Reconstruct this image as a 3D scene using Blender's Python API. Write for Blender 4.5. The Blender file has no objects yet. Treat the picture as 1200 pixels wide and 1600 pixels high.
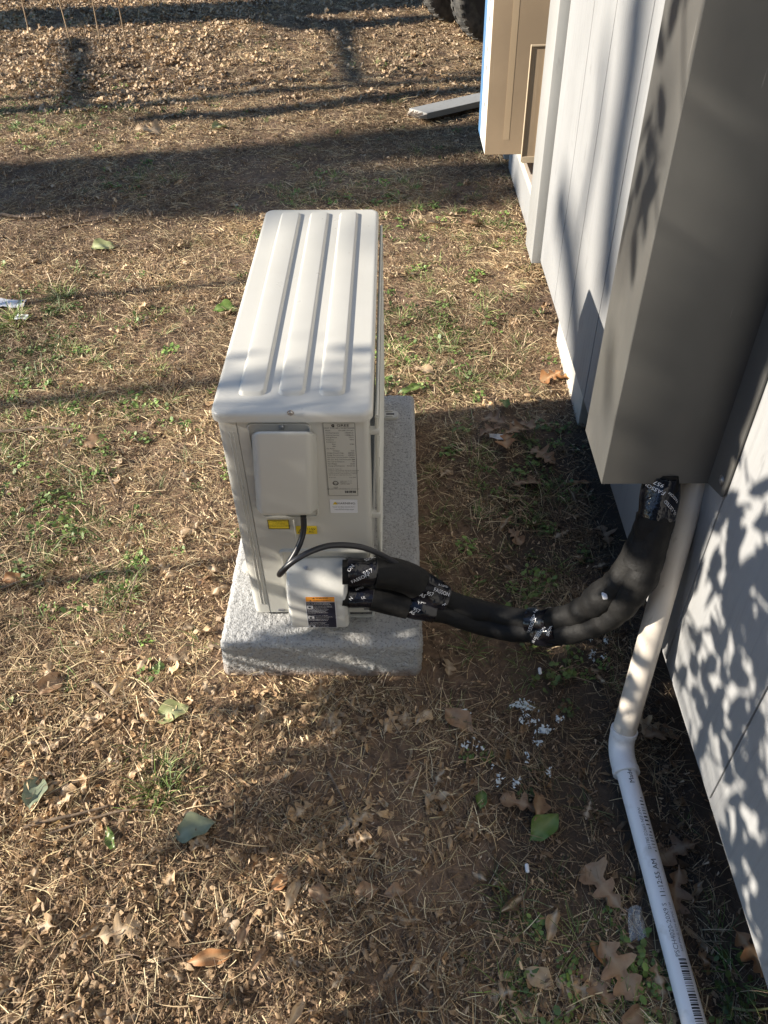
import bpy, bmesh, math, random
import numpy as np
from mathutils import Vector, Matrix, Euler
random.seed(7); rng = np.random.default_rng(11)
scn = bpy.context.scene
COL = scn.collection

# ------------------------------------------------------------------ camera, sky, sun, exposure
F = 1205.0; CH = 1.545                      # focal length in pixels of a 1200x1600 frame, eye height
def _n(v): v = np.array(v, float); return v/np.linalg.norm(v)
def _frame(vp, nad):
    Z = -_n([(nad[0]-600)/F, -(nad[1]-800)/F, -1]); Y = _n([(vp[0]-600)/F, -(vp[1]-800)/F, -1])
    Y = _n(Y-Z*Y.dot(Z)); X = np.cross(Y, Z); return np.array([X, Y, Z])
CAMR = _frame((613, -392), (615, 2030))
EYE = np.array([0, 0, CH])
cd = bpy.data.cameras.new('camera'); cam = bpy.data.objects.new('camera', cd); COL.objects.link(cam)
m4 = Matrix.Identity(4)
for i in range(3):
    for j in range(3): m4[i][j] = CAMR[i, j]
m4.translation = Vector(EYE); cam.matrix_world = m4
cd.sensor_fit = 'HORIZONTAL'; cd.sensor_width = 36.0; cd.lens = F/1200*36
cd.clip_start = 0.02; cd.clip_end = 400
scn.camera = cam

LD = _n([1.0, 0.18, -0.46])                 # the way the sunlight travels
SUN_EL = math.asin(-LD[2]); SUN_AZ = math.atan2(-LD[0], -LD[1])
W = bpy.data.worlds.new("World"); scn.world = W; W.use_nodes = True
nt = W.node_tree; bg = nt.nodes['Background']
sky = nt.nodes.new('ShaderNodeTexSky'); sky.sky_type = 'NISHITA'; sky.sun_disc = False
sky.sun_elevation = SUN_EL; sky.sun_rotation = SUN_AZ; sky.air_density = 1.0; sky.dust_density = 0.15; sky.ozone_density = 4.0
nt.links.new(sky.outputs[0], bg.inputs[0]); bg.inputs[1].default_value = 0.09
sl = bpy.data.lights.new('sun', 'SUN'); so = bpy.data.objects.new('sun', sl); COL.objects.link(so)
sl.energy = 5.0; sl.angle = math.radians(0.53); sl.color = (1.0, 0.915, 0.785)
so.rotation_euler = Vector(LD).to_track_quat('-Z', 'Y').to_euler(); so.location = (-6, -1, 6)
scn.view_settings.view_transform = 'Standard'; scn.view_settings.look = 'None'
scn.view_settings.exposure = 1.12; scn.view_settings.gamma = 1; scn.view_settings.use_curve_mapping = False
scn.cycles.max_bounces = 6; scn.cycles.diffuse_bounces = 3; scn.cycles.transparent_max_bounces = 8

# ------------------------------------------------------------------ frames and pixel rays
HAX = _frame((630, -277), (641, 2148))
HR = CAMR @ HAX.T                            # columns: house axes (out of true with the sloping yard by 2 degrees)
def ray(u, v): return CAMR @ np.array([(u-600)/F, -(v-800)/F, -1.0])
def onz(u, v, z=0.0): d = ray(u, v); return EYE+d*(z-CH)/d[2]
def ony(u, v, y): d = ray(u, v); return EYE+d*(y/d[1])
def onx(u, v, x): d = ray(u, v); return EYE+d*(x/d[0])
P0 = onz(920, 648, .15)                      # a point on the bottom edge of the siding
def to_world(p): return P0 + HR @ np.array(p, float)
def wall_hit(u, v, off=0.0):
    d = ray(u, v); N = HR[:, 0]; P = P0+N*off
    return HR.T @ (EYE+d*np.dot(P-EYE, N)/np.dot(d, N) - P0)
def project(p):
    c = CAMR.T @ (np.array(p)-EYE); return (600-F*c[0]/c[2], 800+F*c[1]/c[2], -c[2])
def hpix(u, v, y):      # house-frame point where the pixel's ray meets the plane y = const
    d = HR.T @ ray(u, v); e = HR.T @ (EYE-P0); return e+d*(y-e[1])/d[1]
HM = Matrix.Identity(4)
for i in range(3):
    for j in range(3): HM[i][j] = HR[i, j]
HM.translation = Vector(P0)

# ------------------------------------------------------------------ noise
def _hash(ix, iy, s):
    h = (ix*374761393 + iy*668265263 + s*1442695041).astype(np.int64) & 0x7fffffff
    h = ((h ^ (h >> 13))*1274126177) & 0x7fffffff
    return ((h ^ (h >> 16)) & 0xffff)/65535.0
def vnoise(x, y, s=0):
    x = np.asarray(x, float); y = np.asarray(y, float)
    ix = np.floor(x).astype(np.int64); iy = np.floor(y).astype(np.int64); fx = x-ix; fy = y-iy
    fx = fx*fx*(3-2*fx); fy = fy*fy*(3-2*fy)
    a = _hash(ix, iy, s); b = _hash(ix+1, iy, s); c = _hash(ix, iy+1, s); d = _hash(ix+1, iy+1, s)
    return (a*(1-fx)+b*fx)*(1-fy)+(c*(1-fx)+d*fx)*fy
def fbm(x, y, s=0, o=4):
    t = 0; a = .5
    for k in range(o): t = t+a*vnoise(x*2**k, y*2**k, s+k*17); a *= .5
    return t
def ground_h(x, y):
    x = np.asarray(x, float); y = np.asarray(y, float)
    h = (fbm(x*1.3, y*1.3, 3, 3)-.44)*.045 + (fbm(x*9, y*9, 5, 3)-.44)*.022
    # flat under the slab
    dx = np.maximum(np.maximum(-.40-x, x-.08), 0); dy = np.maximum(np.maximum(1.02-y, y-2.0), 0)
    k = np.clip(np.hypot(dx, dy)/.25, 0, 1)
    h = h*k - .004*(1-k)
    m = np.exp(-((x-.33)**2+(y-1.83)**2)/.02)*.03          # the leaf-covered mound beside the slab
    return h+m

def shade_strip(x, y):      # painted shade: strip between slab and house whose ground colours are darkened
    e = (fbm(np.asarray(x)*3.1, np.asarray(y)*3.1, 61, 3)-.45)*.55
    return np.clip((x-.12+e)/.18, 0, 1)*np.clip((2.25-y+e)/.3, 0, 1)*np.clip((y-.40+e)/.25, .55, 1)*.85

# ------------------------------------------------------------------ materials
def mat(name, col=(.5, .5, .5), rough=.6, metal=0.0, **kw):
    m = bpy.data.materials.new(name); m.use_nodes = True
    b = m.node_tree.nodes['Principled BSDF']
    b.inputs['Base Color'].default_value = (*col, 1); b.inputs['Roughness'].default_value = rough
    b.inputs['Metallic'].default_value = metal
    if 'spec' in kw: b.inputs['Specular IOR Level'].default_value = kw['spec']
    return m
def nd(m, t, **kw):
    n = m.node_tree.nodes.new(t)
    for k, v in kw.items(): setattr(n, k, v)
    return n
def lk(m, a, b): m.node_tree.links.new(a, b)
def pb(m): return m.node_tree.nodes['Principled BSDF']
def coord(m, scale=(1, 1, 1), kind='Object'):
    tc = nd(m, 'ShaderNodeTexCoord'); mp = nd(m, 'ShaderNodeMapping')
    mp.inputs['Scale'].default_value = scale; lk(m, tc.outputs[kind], mp.inputs[0]); return mp.outputs[0]
def noise(m, vec, scale, detail=4, rough=.55):
    n = nd(m, 'ShaderNodeTexNoise'); n.inputs['Scale'].default_value = scale
    n.inputs['Detail'].default_value = detail; n.inputs['Roughness'].default_value = rough
    lk(m, vec, n.inputs['Vector']); return n.outputs['Fac']
def ramp(m, fac, stops):
    r = nd(m, 'ShaderNodeValToRGB'); e = r.color_ramp.elements
    while len(e) > 1: e.remove(e[-1])
    e[0].position = stops[0][0]; e[0].color = (*stops[0][1], 1)
    for p, c in stops[1:]:
        x = e.new(p); x.color = (*c, 1)
    lk(m, fac, r.inputs[0]); return r.outputs['Color']
def mix(m, fac, a, b, mode='MIX'):
    n = nd(m, 'ShaderNodeMix', data_type='RGBA', blend_type=mode)
    if isinstance(fac, (int, float)): n.inputs[0].default_value = fac
    else: lk(m, fac, n.inputs[0])
    for s, v in ((6, a), (7, b)):
        if isinstance(v, tuple): n.inputs[s].default_value = (*v, 1)
        else: lk(m, v, n.inputs[s])
    return n.outputs[2]
def bump(m, h, strength=.3, dist=.01, prev=None):
    b = nd(m, 'ShaderNodeBump'); b.inputs['Strength'].default_value = strength; b.inputs['Distance'].default_value = dist
    lk(m, h, b.inputs['Height'])
    if prev is not None: lk(m, prev, b.inputs['Normal'])
    return b.outputs[0]
def set_bc(m, c): lk(m, c, pb(m).inputs['Base Color'])
def set_nrm(m, n): lk(m, n, pb(m).inputs['Normal'])
def gray(v): return (v, v, v)

M = {}
def speckled(name, base, dirt, rough, dscale=40, thr=.72, bumpy=0.0):
    m = mat(name, base, rough); v = coord(m)
    a = noise(m, v, 3.0, 5); c1 = ramp(m, a, [(.3, tuple(x*.93 for x in base)), (.7, tuple(min(1, x*1.05) for x in base))])
    s = noise(m, v, dscale, 2); f = ramp(m, s, [(thr, gray(0)), (thr+.03, gray(1))])
    set_bc(m, mix(m, f, c1, dirt))
    r = ramp(m, noise(m, v, 14, 3), [(.3, gray(rough*.85)), (.7, gray(min(1, rough*1.15)))]); lk(m, r, pb(m).inputs['Roughness'])
    if bumpy: set_nrm(m, bump(m, noise(m, v, 260, 2), bumpy, .001))
    return m
M['ac'] = speckled('beige_enamel', (.55, .54, .495), (.42, .39, .32), .34, 70, .76, .05)
M['ac_lid'] = speckled('beige_enamel_lid', (.57, .555, .505), (.22, .18, .13), .32, 95, .775, .04)
M['cover'] = speckled('white_plastic', (.66, .655, .62), (.45, .43, .38), .28, 70, .78, .03)
M['ac_dark'] = mat('dark_coil', (.03, .035, .04), .5)
M['wire'] = mat('guard_wire', (.55, .54, .48), .4)
M['zinc'] = mat('zinc_screw', (.55, .55, .55), .35, .9)
M['black_cable'] = mat('black_cable', (.018, .019, .024), .38)
m = mat('black_foam', (.016, .016, .017), .62, spec=.22); v = coord(m)
set_bc(m, ramp(m, noise(m, v, 9, 5), [(.35, (.008, .008, .0085)), (.62, (.015, .0145, .014)), (.78, (.032, .029, .025))]))
set_nrm(m, bump(m, noise(m, v, 45, 4), .35, .008, bump(m, noise(m, v, 220, 3), .25, .002))); M['foam'] = m
m = mat('glossy_black_tape', (.008, .008, .012), .15, spec=.5); v = coord(m, (1, 1, 1))
set_nrm(m, bump(m, noise(m, v, 40, 3), .5, .007)); M['tape'] = m
M['white_ink'] = mat('white_ink', (.72, .72, .74), .5)
M['black_ink'] = mat('black_ink', (.02, .02, .022), .6)
M['grey_ink'] = mat('grey_ink', (.16, .16, .17), .6)
M['label_grey'] = mat('silver_label', (.52, .51, .46), .45)
M['label_white'] = mat('white_label', (.74, .75, .78), .45)
M['label_yellow'] = mat('yellow_label', (.74, .55, .03), .45)
M['label_orange'] = mat('orange_label', (.86, .33, .04), .45)
M['label_navy'] = mat('navy_label', (.018, .02, .04), .4)
m = mat('stucco_concrete', (.4, .4, .4), .9); v = coord(m)
c = ramp(m, noise(m, v, 5, 5), [(.3, (.37, .37, .365)), (.7, (.47, .465, .45))])
c = mix(m, ramp(m, noise(m, v, 210, 3), [(.36, gray(.8)), (.47, gray(0))]), c, (.20, .20, .195))
c = mix(m, ramp(m, noise(m, v, 4, 5), [(.52, gray(0)), (.75, gray(.45))]), c, (.30, .25, .19))
c = mix(m, ramp(m, noise(m, v, 60, 2), [(.7, gray(0)), (.74, gray(.7))]), c, (.66, .66, .64)); sp = nd(m, 'ShaderNodeSeparateXYZ'); lk(m, v, sp.inputs[0]); mt_ = nd(m, 'ShaderNodeMath', operation='MULTIPLY_ADD'); lk(m, sp.outputs['Z'], mt_.inputs[0]); mt_.inputs[1].default_value = -9.0
lk(m, noise(m, v, 22, 5), mt_.inputs[2]); c = mix(m, ramp(m, mt_.outputs[0], [(.18, gray(0)), (.52, gray(.75))]), c, (.23, .15, .10)); set_bc(m, c)
set_nrm(m, bump(m, noise(m, v, 240, 3), .9, .004)); M['pad'] = m

def wood_paint(name, base, grainscale=(60, 60, 3), strength=.6):
    m = mat(name, base, .62); v = coord(m, grainscale); v1 = coord(m)
    a = noise(m, v, 1.0, 6, .62)
    c = ramp(m, noise(m, v1, 2.2, 5), [(.3, tuple(x*.86 for x in base)), (.7, tuple(min(1, x*1.05) for x in base))])
    c = mix(m, ramp(m, noise(m, coord(m, (26, 26, 9)), 1.0, 4), [(.63, gray(0)), (.72, gray(.5))]), c, tuple(x*.6 for x in base))
    c = mix(m, ramp(m, a, [(.52, gray(0)), (.78, gray(.5))]), c, tuple(x*.62 for x in base)); sp = nd(m, 'ShaderNodeSeparateXYZ'); lk(m, v1, sp.inputs[0]); mt_ = nd(m, 'ShaderNodeMath', operation='MULTIPLY_ADD'); lk(m, sp.outputs['Z'], mt_.inputs[0]); mt_.inputs[1].default_value = -3.0
    lk(m, noise(m, v1, 40, 6, .7), mt_.inputs[2])
    if 'siding' in name: c = mix(m, ramp(m, mt_.outputs[0], [(.05, gray(0)), (.42, gray(.5))]), c, (.20, .16, .12))
    set_bc(m, c); set_nrm(m, bump(m, a, strength, .004)); return m
M['siding'] = wood_paint('painted_siding', (.315, .317, .318))
M['trim'] = wood_paint('painted_trim', (.34, .34, .33), (40, 40, 2), .15)
M['groove'] = mat('groove_shade', (.07, .06, .05), .9)  # dark colour stands in for the shade inside the siding grooves
M['pier'] = wood_paint('painted_block', (.60, .56, .49), (25, 25, 25), .4)
M['bare_wood'] = wood_paint('splintered_wood', (.62, .54, .46), (10, 90, 90), .8)
m = mat('brushed_sheet_metal', (.12, .12, .11), .42, .0, spec=.35); v = coord(m, (3, 3, 90))
set_bc(m, ramp(m, noise(m, coord(m), 4, 5), [(.3, (.078, .077, .073)), (.7, (.100, .098, .092))]))
_c = pb(m).inputs['Base Color'].links[0].from_socket
set_bc(m, mix(m, ramp(m, noise(m, coord(m, (90, 90, 5)), 1.0, 2), [(.735, gray(0)), (.76, gray(.5))]), mix(m, ramp(m, noise(m, coord(m, (5, 5, 3)), 1.0, 6), [(.5, gray(0)), (.8, gray(.35))]), _c, (.17, .155, .135)), (.26, .25, .24)))
lk(m, ramp(m, noise(m, coord(m, (8, 8, 2)), 1.5, 5), [(.3, gray(.33)), (.7, gray(.46))]), pb(m).inputs['Roughness'])
set_nrm(m, bump(m, noise(m, v, 6, 3), .06, .002)); M['sheet'] = m
m = mat('weathered_pvc', (.56, .50, .42), .42); v = coord(m, (8, 8, 8))
c = ramp(m, noise(m, v, 1.2, 5), [(.3, (.58, .52, .45)), (.7, (.66, .61, .54))])
c = mix(m, ramp(m, noise(m, coord(m, (60, 60, 14)), 1.0, 4), [(.6, gray(0)), (.72, gray(.5))]), c, (.30, .25, .19)); set_bc(m, c); M['pvc_old'] = m
m = mat('white_pvc', (.78, .78, .79), .32); v = coord(m)
c = mix(m, ramp(m, noise(m, v, 26, 4), [(.58, gray(0)), (.72, gray(.45))]), (.77, .77, .79), (.45, .43, .40)); set_bc(m, c); M['pvc'] = m
def cardboard(name, base):
    m = mat(name, base, .85); v = coord(m)
    c = ramp(m, noise(m, v, 3, 5), [(.35, tuple(x*.86 for x in base)), (.65, tuple(x*1.07 for x in base))])
    c = mix(m, ramp(m, noise(m, coord(m, (70, 70, 2)), 1, 3), [(.66, gray(0)), (.72, gray(.35))]), c, (.62, .52, .40)); set_bc(m, c); return m
M['card'] = cardboard('brown_cardboard', (.41, .305, .20))
M['card_light'] = cardboard('light_cardboard', (.56, .45, .31))
M['print_white'] = mat('white_print', (.66, .66, .62), .5); M['print_blue'] = mat('blue_print', (.10, .22, .40), .45)
m = mat('tyre_rubber', (.035, .034, .033), .85); v = coord(m)
set_bc(m, ramp(m, noise(m, v, 18, 5), [(.35, (.028, .028, .028)), (.7, (.12, .11, .095))])); set_nrm(m, bump(m, noise(m, v, 60, 3), .4, .006)); M['rubber'] = m
M['dark_metal'] = mat('dark_painted_metal', (.03, .032, .036), .5, .3)
M['rim'] = mat('dark_rim', (.05, .05, .055), .5, .4)
m = mat('bark', (.09, .07, .055), .95); v = coord(m, (9, 9, 2))
set_bc(m, ramp(m, noise(m, v, 3, 6), [(.35, (.05, .04, .032)), (.7, (.15, .12, .095))])); set_nrm(m, bump(m, noise(m, v, 4, 6), 1, .03)); M['bark'] = m
m = mat('twig_bark', (.2, .14, .09), .9); v = coord(m)
set_bc(m, ramp(m, noise(m, v, 60, 4), [(.3, (.10, .07, .05)), (.7, (.30, .22, .15))])); M['twig'] = m
M['foliage'] = mat('evergreen_leaf', (.045, .085, .025), .45)

def leaf_mat(name, c1, c2, vein, rough=.6, inst=False, trans=.12):
    m = mat(name, c1, rough); v = coord(m)
    a = noise(m, v, 45, 4); c = ramp(m, a, [(.3, c1), (.7, c2)])
    if inst:
        at = nd(m, 'ShaderNodeAttribute', attribute_type='INSTANCER', attribute_name='rnd')
        r = ramp(m, at.outputs['Fac'], [(0, (.24, .20, .17)), (.35, (.62, .50, .39)), (.6, (.80, .74, .69)), (.8, (1.05, .90, .74)), (1, (1.42, 1.30, 1.12))])
        c = mix(m, 1.0, c, r, 'MULTIPLY')
    else:
        oi = nd(m, 'ShaderNodeObjectInfo')
        r = ramp(m, oi.outputs['Random'], [(0, (.75, .72, .70)), (1, (1.2, 1.15, 1.08))]); c = mix(m, 1.0, c, r, 'MULTIPLY')
    at = nd(m, 'ShaderNodeAttribute', attribute_name='vein')
    c = mix(m, at.outputs['Fac'], c, vein); set_bc(m, c)
    set_nrm(m, bump(m, a, .35, .003))
    b = pb(m)
    if trans:
        tr = nd(m, 'ShaderNodeBsdfTranslucent'); lk(m, c, tr.inputs[0]); mx = nd(m, 'ShaderNodeMixShader'); mx.inputs[0].default_value = trans
        lk(m, b.outputs[0], mx.inputs[1]); lk(m, tr.outputs[0], mx.inputs[2]); lk(m, mx.outputs[0], m.node_tree.nodes['Material Output'].inputs[0])
    return m
M['leaf_brown'] = leaf_mat('dry_oak_leaf', (.23, .135, .075), (.36, .235, .145), (.42, .30, .19))
M['leaf_pale'] = leaf_mat('pale_dry_leaf', (.36, .26, .16), (.50, .38, .25), (.5, .4, .28))
M['leaf_orange'] = leaf_mat('orange_dry_leaf', (.36, .17, .07), (.48, .25, .11), (.5, .33, .18))
M['leaf_green'] = leaf_mat('green_leaf', (.075, .14, .025), (.13, .20, .045), (.20, .26, .09), .4)
M['leaf_greygreen'] = leaf_mat('grey_green_leaf', (.20, .25, .17), (.27, .31, .21), (.32, .36, .25), .5)
M['leaf_yellow'] = leaf_mat('yellow_green_leaf', (.34, .40, .17), (.44, .47, .23), (.5, .52, .3), .5)
M['litter_leaf'] = leaf_mat('litter_leaf', (.42, .315, .20), (.62, .485, .325), (.66, .54, .39), .75, True)
def blade_mat(name, tint=(1, 1, 1), rough=.7):
    m = mat(name, (.3, .24, .14), rough)
    at = nd(m, 'ShaderNodeAttribute', attribute_name='Col')
    ri = nd(m, 'ShaderNodeAttribute', attribute_type='INSTANCER', attribute_name='rnd')
    r = ramp(m, ri.outputs['Fac'], [(0, (.42, .37, .34)), (.5, (.95, .92, .89)), (1, (1.45, 1.40, 1.28))])
    c = mix(m, 1.0, at.outputs['Color'], r, 'MULTIPLY'); c = mix(m, 1.0, c, tint, 'MULTIPLY'); set_bc(m, c)
    return m
M['straw'] = blade_mat('straw', (1.0, .945, .84)); M['grass'] = blade_mat('live_grass', (1, 1, 1), .55)
m = mat('reddish_soil', (.1, .06, .04), .95); v = coord(m)
a = noise(m, v, 2.4, 6, .6); b_ = noise(m, v, 38, 6, .65)
c = ramp(m, a, [(.3, (.155, .096, .060)), (.5, (.24, .155, .096)), (.7, (.33, .215, .132))])
c = mix(m, ramp(m, b_, [(.35, gray(.75)), (.6, gray(0))]), c, (.05, .034, .024))
c = mix(m, ramp(m, noise(m, v, 120, 3), [(.62, gray(0)), (.7, gray(.55))]), c, (.27, .20, .13)); set_bc(m, c)
set_nrm(m, bump(m, b_, .9, .012, bump(m, noise(m, v, 170, 3), .6, .004))); 
at_ = nd(m, 'ShaderNodeAttribute', attribute_name='shade_strip'); _c = pb(m).inputs['Base Color'].links[0].from_socket
set_bc(m, mix(m, at_.outputs['Fac'], _c, (.055, .042, .031))); M['soil'] = m  # soil colour darkened to deepen the shade beside the house
M['paint_crumb'] = mat('white_paint_crumb', (.66, .70, .70), .7)
m = mat('clear_plastic', (.8, .84, .88), .12); pb(m).inputs['Alpha'].default_value = .25; pb(m).inputs['Specular IOR Level'].default_value = .9; M['plastic'] = m

# ------------------------------------------------------------------ object helpers
ORG = {}
def link(o): COL.objects.link(o); return o
def tag(o, label=None, cat=None, group=None, kind=None):
    if label: o['label'] = label
    if cat: o['category'] = cat
    if group: o['group'] = group
    if kind: o['kind'] = kind
    return o
def thing(name, label, cat, base=(0, 0, 0), group=None, house=False):
    """an Empty at the thing's base; meshes given to it are in world (or house) coordinates"""
    o = bpy.data.objects.new(name, None); o.empty_display_size = .05
    base = np.array(base, float)
    if house: o.matrix_world = HM @ Matrix.Translation(Vector(base))
    else: o.location = base
    ORG[o.name] = base
    return tag(link(o), label, cat, group)
def mesh_from(V, Fc, name='mesh'):
    me = bpy.data.meshes.new(name); me.from_pydata([tuple(map(float, p)) for p in V], [], [tuple(int(i) for i in f) for f in Fc]); me.update(); return me
def obj(name, geo, material, parent=None, smooth=35, label=None, base=None, house=False):
    if isinstance(geo, bmesh.types.BMesh):
        me = bpy.data.meshes.new(name); bmesh.ops.recalc_face_normals(geo, faces=geo.faces); geo.to_mesh(me); geo.free()
    elif isinstance(geo, tuple): me = mesh_from(geo[0], geo[1], name)
    else: me = geo
    o = bpy.data.objects.new(name, me); 
    if parent is not None:
        off = ORG[parent.name]
    else: off = np.array(base if base is not None else (0, 0, 0), float)
    if np.any(off): me.transform(Matrix.Translation(Vector(-off)))
    if parent is not None: o.parent = parent; ORG[o.name] = off
    else:
        if house: o.matrix_world = HM @ Matrix.Translation(Vector(off))
        else: o.location = off
        ORG[o.name] = off
    for mm in (material if isinstance(material, list) else [material]):
        me.materials.append(mm)
    if smooth:
        me.shade_smooth(); me.set_sharp_from_angle(angle=math.radians(smooth))
    if label: o['label'] = label
    return link(o)

def bbox_bm(lo, hi, bev=0.0, seg=2, bm=None):
    bm2 = bmesh.new(); r = bmesh.ops.create_cube(bm2, size=1.0)
    lo = np.array(lo, float); hi = np.array(hi, float)
    for v in bm2.verts: v.co = Vector((lo+hi)/2 + (hi-lo)*np.array(v.co))
    if bev: bmesh.ops.bevel(bm2, geom=bm2.edges[:], offset=bev, segments=seg, profile=.5, affect='EDGES', clamp_overlap=True)
    if bm is None: return bm2
    return merge(bm, bm2)
def merge(bm, b2):
    me = bpy.data.meshes.new('t'); b2.to_mesh(me); b2.free(); bm.from_mesh(me); bpy.data.meshes.remove(me); return bm
def hull_bm(pts_a, pts_b, bev=0.0, seg=3):
    """a prism whose end polygons pts_a and pts_b may differ"""
    bm = bmesh.new(); A = [bm.verts.new(p) for p in pts_a]; B = [bm.verts.new(p) for p in pts_b]; n = len(A)
    bm.faces.new(A); bm.faces.new(B[::-1])
    for i in range(n): bm.faces.new((A[i], B[i], B[(i+1) % n], A[(i+1) % n]))
    bmesh.ops.recalc_face_normals(bm, faces=bm.faces)
    if bev: bmesh.ops.bevel(bm, geom=bm.edges[:], offset=bev, segments=seg, profile=.5, affect='EDGES', clamp_overlap=True)
    return bm
def spline(P, n):
    P = np.array(P, float); k = len(P)
    d = np.concatenate([[0], np.cumsum(np.linalg.norm(np.diff(P[:, :3], axis=0), axis=1))]); out = []
    T = np.linspace(0, d[-1], n)
    for t in T:
        i = min(max(np.searchsorted(d, t)-1, 0), k-2); u = (t-d[i])/max(d[i+1]-d[i], 1e-9)
        p0 = P[max(i-1, 0)]; p1 = P[i]; p2 = P[i+1]; p3 = P[min(i+2, k-1)]
        h = d[i+1]-d[i]
        m1 = (p2-p0)/max(d[i+1]-d[max(i-1, 0)], 1e-9)*h; m2 = (p3-p1)/max(d[min(i+2, k-1)]-d[i], 1e-9)*h
        out.append((2*u**3-3*u**2+1)*p1+(u**3-2*u**2+u)*m1+(-2*u**3+3*u**2)*p2+(u**3-u**2)*m2)
    return np.array(out)
class Tube:
    """path sampler with a steady frame"""
    def __init__(s, P, n=60):
        s.P = spline(P, n); n = len(s.P); T = np.gradient(s.P[:, :3], axis=0); s.T = T/np.linalg.norm(T, axis=1)[:, None]
        up = np.array([0, 0, 1.0]) if abs(s.T[0][2]) < .9 else np.array([0, -1.0, 0]); A = []; a = up-s.T[0]*np.dot(up, s.T[0]); a /= np.linalg.norm(a)
        for t in s.T:
            a = a-t*np.dot(a, t); a /= np.linalg.norm(a); A.append(a)
        s.A = np.array(A); s.B = np.cross(s.T, s.A)
        s.L = np.concatenate([[0], np.cumsum(np.linalg.norm(np.diff(s.P[:, :3], axis=0), axis=1))])
    def at(s, l):
        f = lambda X: np.array([np.interp(l, s.L, X[:, k]) for k in range(3)])
        return f(s.P), f(s.T), f(s.A), f(s.B)
    def pt(s, l, ang, r):
        p, t, a, b = s.at(l); return p+(a*math.cos(ang)+b*math.sin(ang))*r
    def geo(s, r, l0=0, l1=None, n=40, k=18, cap=True, wob=0.0, seed=0, rfun=None, thick=0):
        l1 = s.L[-1] if l1 is None else l1; V = []; Fc = []
        rr = np.random.default_rng(seed)
        for i, l in enumerate(np.linspace(l0, l1, n)):
            rad = rfun(l) if rfun else r
            for j in range(k):
                an = 2*math.pi*j/k
                w = 1+wob*(vnoise(l*30+seed*3.1, 2*math.cos(an)+seed, seed)+vnoise(l*30, 2*math.sin(an)+9, seed)-1) if wob else 1
                V.append(s.pt(l, an, rad*w))
        for i in range(n-1):
            for j in range(k): a = i*k+j; b = i*k+(j+1) % k; Fc.append((a, b, b+k, a+k))
        if cap: Fc.append(tuple(range(k))[::-1]); Fc.append(tuple((n-1)*k+j for j in range(k)))
        return V, Fc
def tube(P, r, n=24, k=12, **kw): return Tube(P, max(n, 8)).geo(r, n=n, k=k, **kw)
def join(*gs):
    V = []; Fc = []
    for v, f in gs:
        o = len(V); V += [tuple(p) for p in v]; Fc += [tuple(i+o for i in q) for q in f]
    return V, Fc
def rounded_box(lo, hi, r, cell):
    lo = np.array(lo, float); hi = np.array(hi, float); V = []; Fc = []; idx = {}
    N = np.maximum(np.round((hi-lo)/cell).astype(int), 2)
    def vid(i, j, k):
        key = (i, j, k)
        if key not in idx: idx[key] = len(V); V.append(lo+(hi-lo)*np.array(key)/N)
        return idx[key]
    for ax in range(3):
        a, b = [x for x in range(3) if x != ax]
        for side in (0, N[ax]):
            for i in range(N[a]):
                for j in range(N[b]):
                    q = []
                    for di, dj in ((0, 0), (1, 0), (1, 1), (0, 1)):
                        key = [0, 0, 0]; key[ax] = side; key[a] = i+di; key[b] = j+dj; q.append(vid(*key))
                    flip = (side == 0) ^ (ax == 1); Fc.append(tuple(q[::-1] if flip else q))
    V = np.array(V); inner = np.clip(V, lo+r, hi-r); d = V-inner; ln = np.linalg.norm(d, axis=1); ln[ln == 0] = 1
    Nn = d/ln[:, None]; return inner+Nn*r, Fc, Nn
def rr_outline(x0, x1, y0, y1, r, k=6):
    P = []
    for cx, cy, a in ((x1-r, y0+r, -90), (x1-r, y1-r, 0), (x0+r, y1-r, 90), (x0+r, y0+r, 180)):
        for i in range(k+1): t = math.radians(a+90*i/k); P.append((cx+r*math.cos(t), cy+r*math.sin(t)))
    return P
def rings(R, capb=False, capt=True):
    V = []; Fc = []; n = len(R[0])
    for r in R: V += r
    for i in range(len(R)-1):
        for j in range(n): a = i*n+j; b = i*n+(j+1) % n; Fc.append((a, b, b+n, a+n))
    if capt: Fc.append(tuple((len(R)-1)*n+j for j in range(n)))
    if capb: Fc.append(tuple(range(n))[::-1])
    return V, Fc
def text_geo(s, size, mapf, align='LEFT', bold=0.0, sx=1.0, spacing=1.0, sub=0):
    cu = bpy.data.curves.new('lettering', 'FONT'); cu.body = s; cu.size = size; cu.align_x = align; cu.resolution_u = 2; cu.offset = 0.0; cu.space_character = spacing
    o = bpy.data.objects.new('lettering', cu); me = bpy.data.meshes.new_from_object(o)
    if sub:
        bm = bmesh.new(); bm.from_mesh(me); bmesh.ops.triangulate(bm, faces=bm.faces)
        for it in range(4):
            L_ = [e for e in bm.edges if e.calc_length() > sub]
            if not L_: break
            bmesh.ops.subdivide_edges(bm, edges=L_, cuts=1); bmesh.ops.triangulate(bm, faces=bm.faces)
        bm.to_mesh(me); bm.free()
    V = [mapf(v.co.x*sx, v.co.y) for v in me.vertices]; Fc = [tuple(p.vertices) for p in me.polygons]
    bpy.data.objects.remove(o); bpy.data.curves.remove(cu); bpy.data.meshes.remove(me)
    return V, Fc

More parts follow.
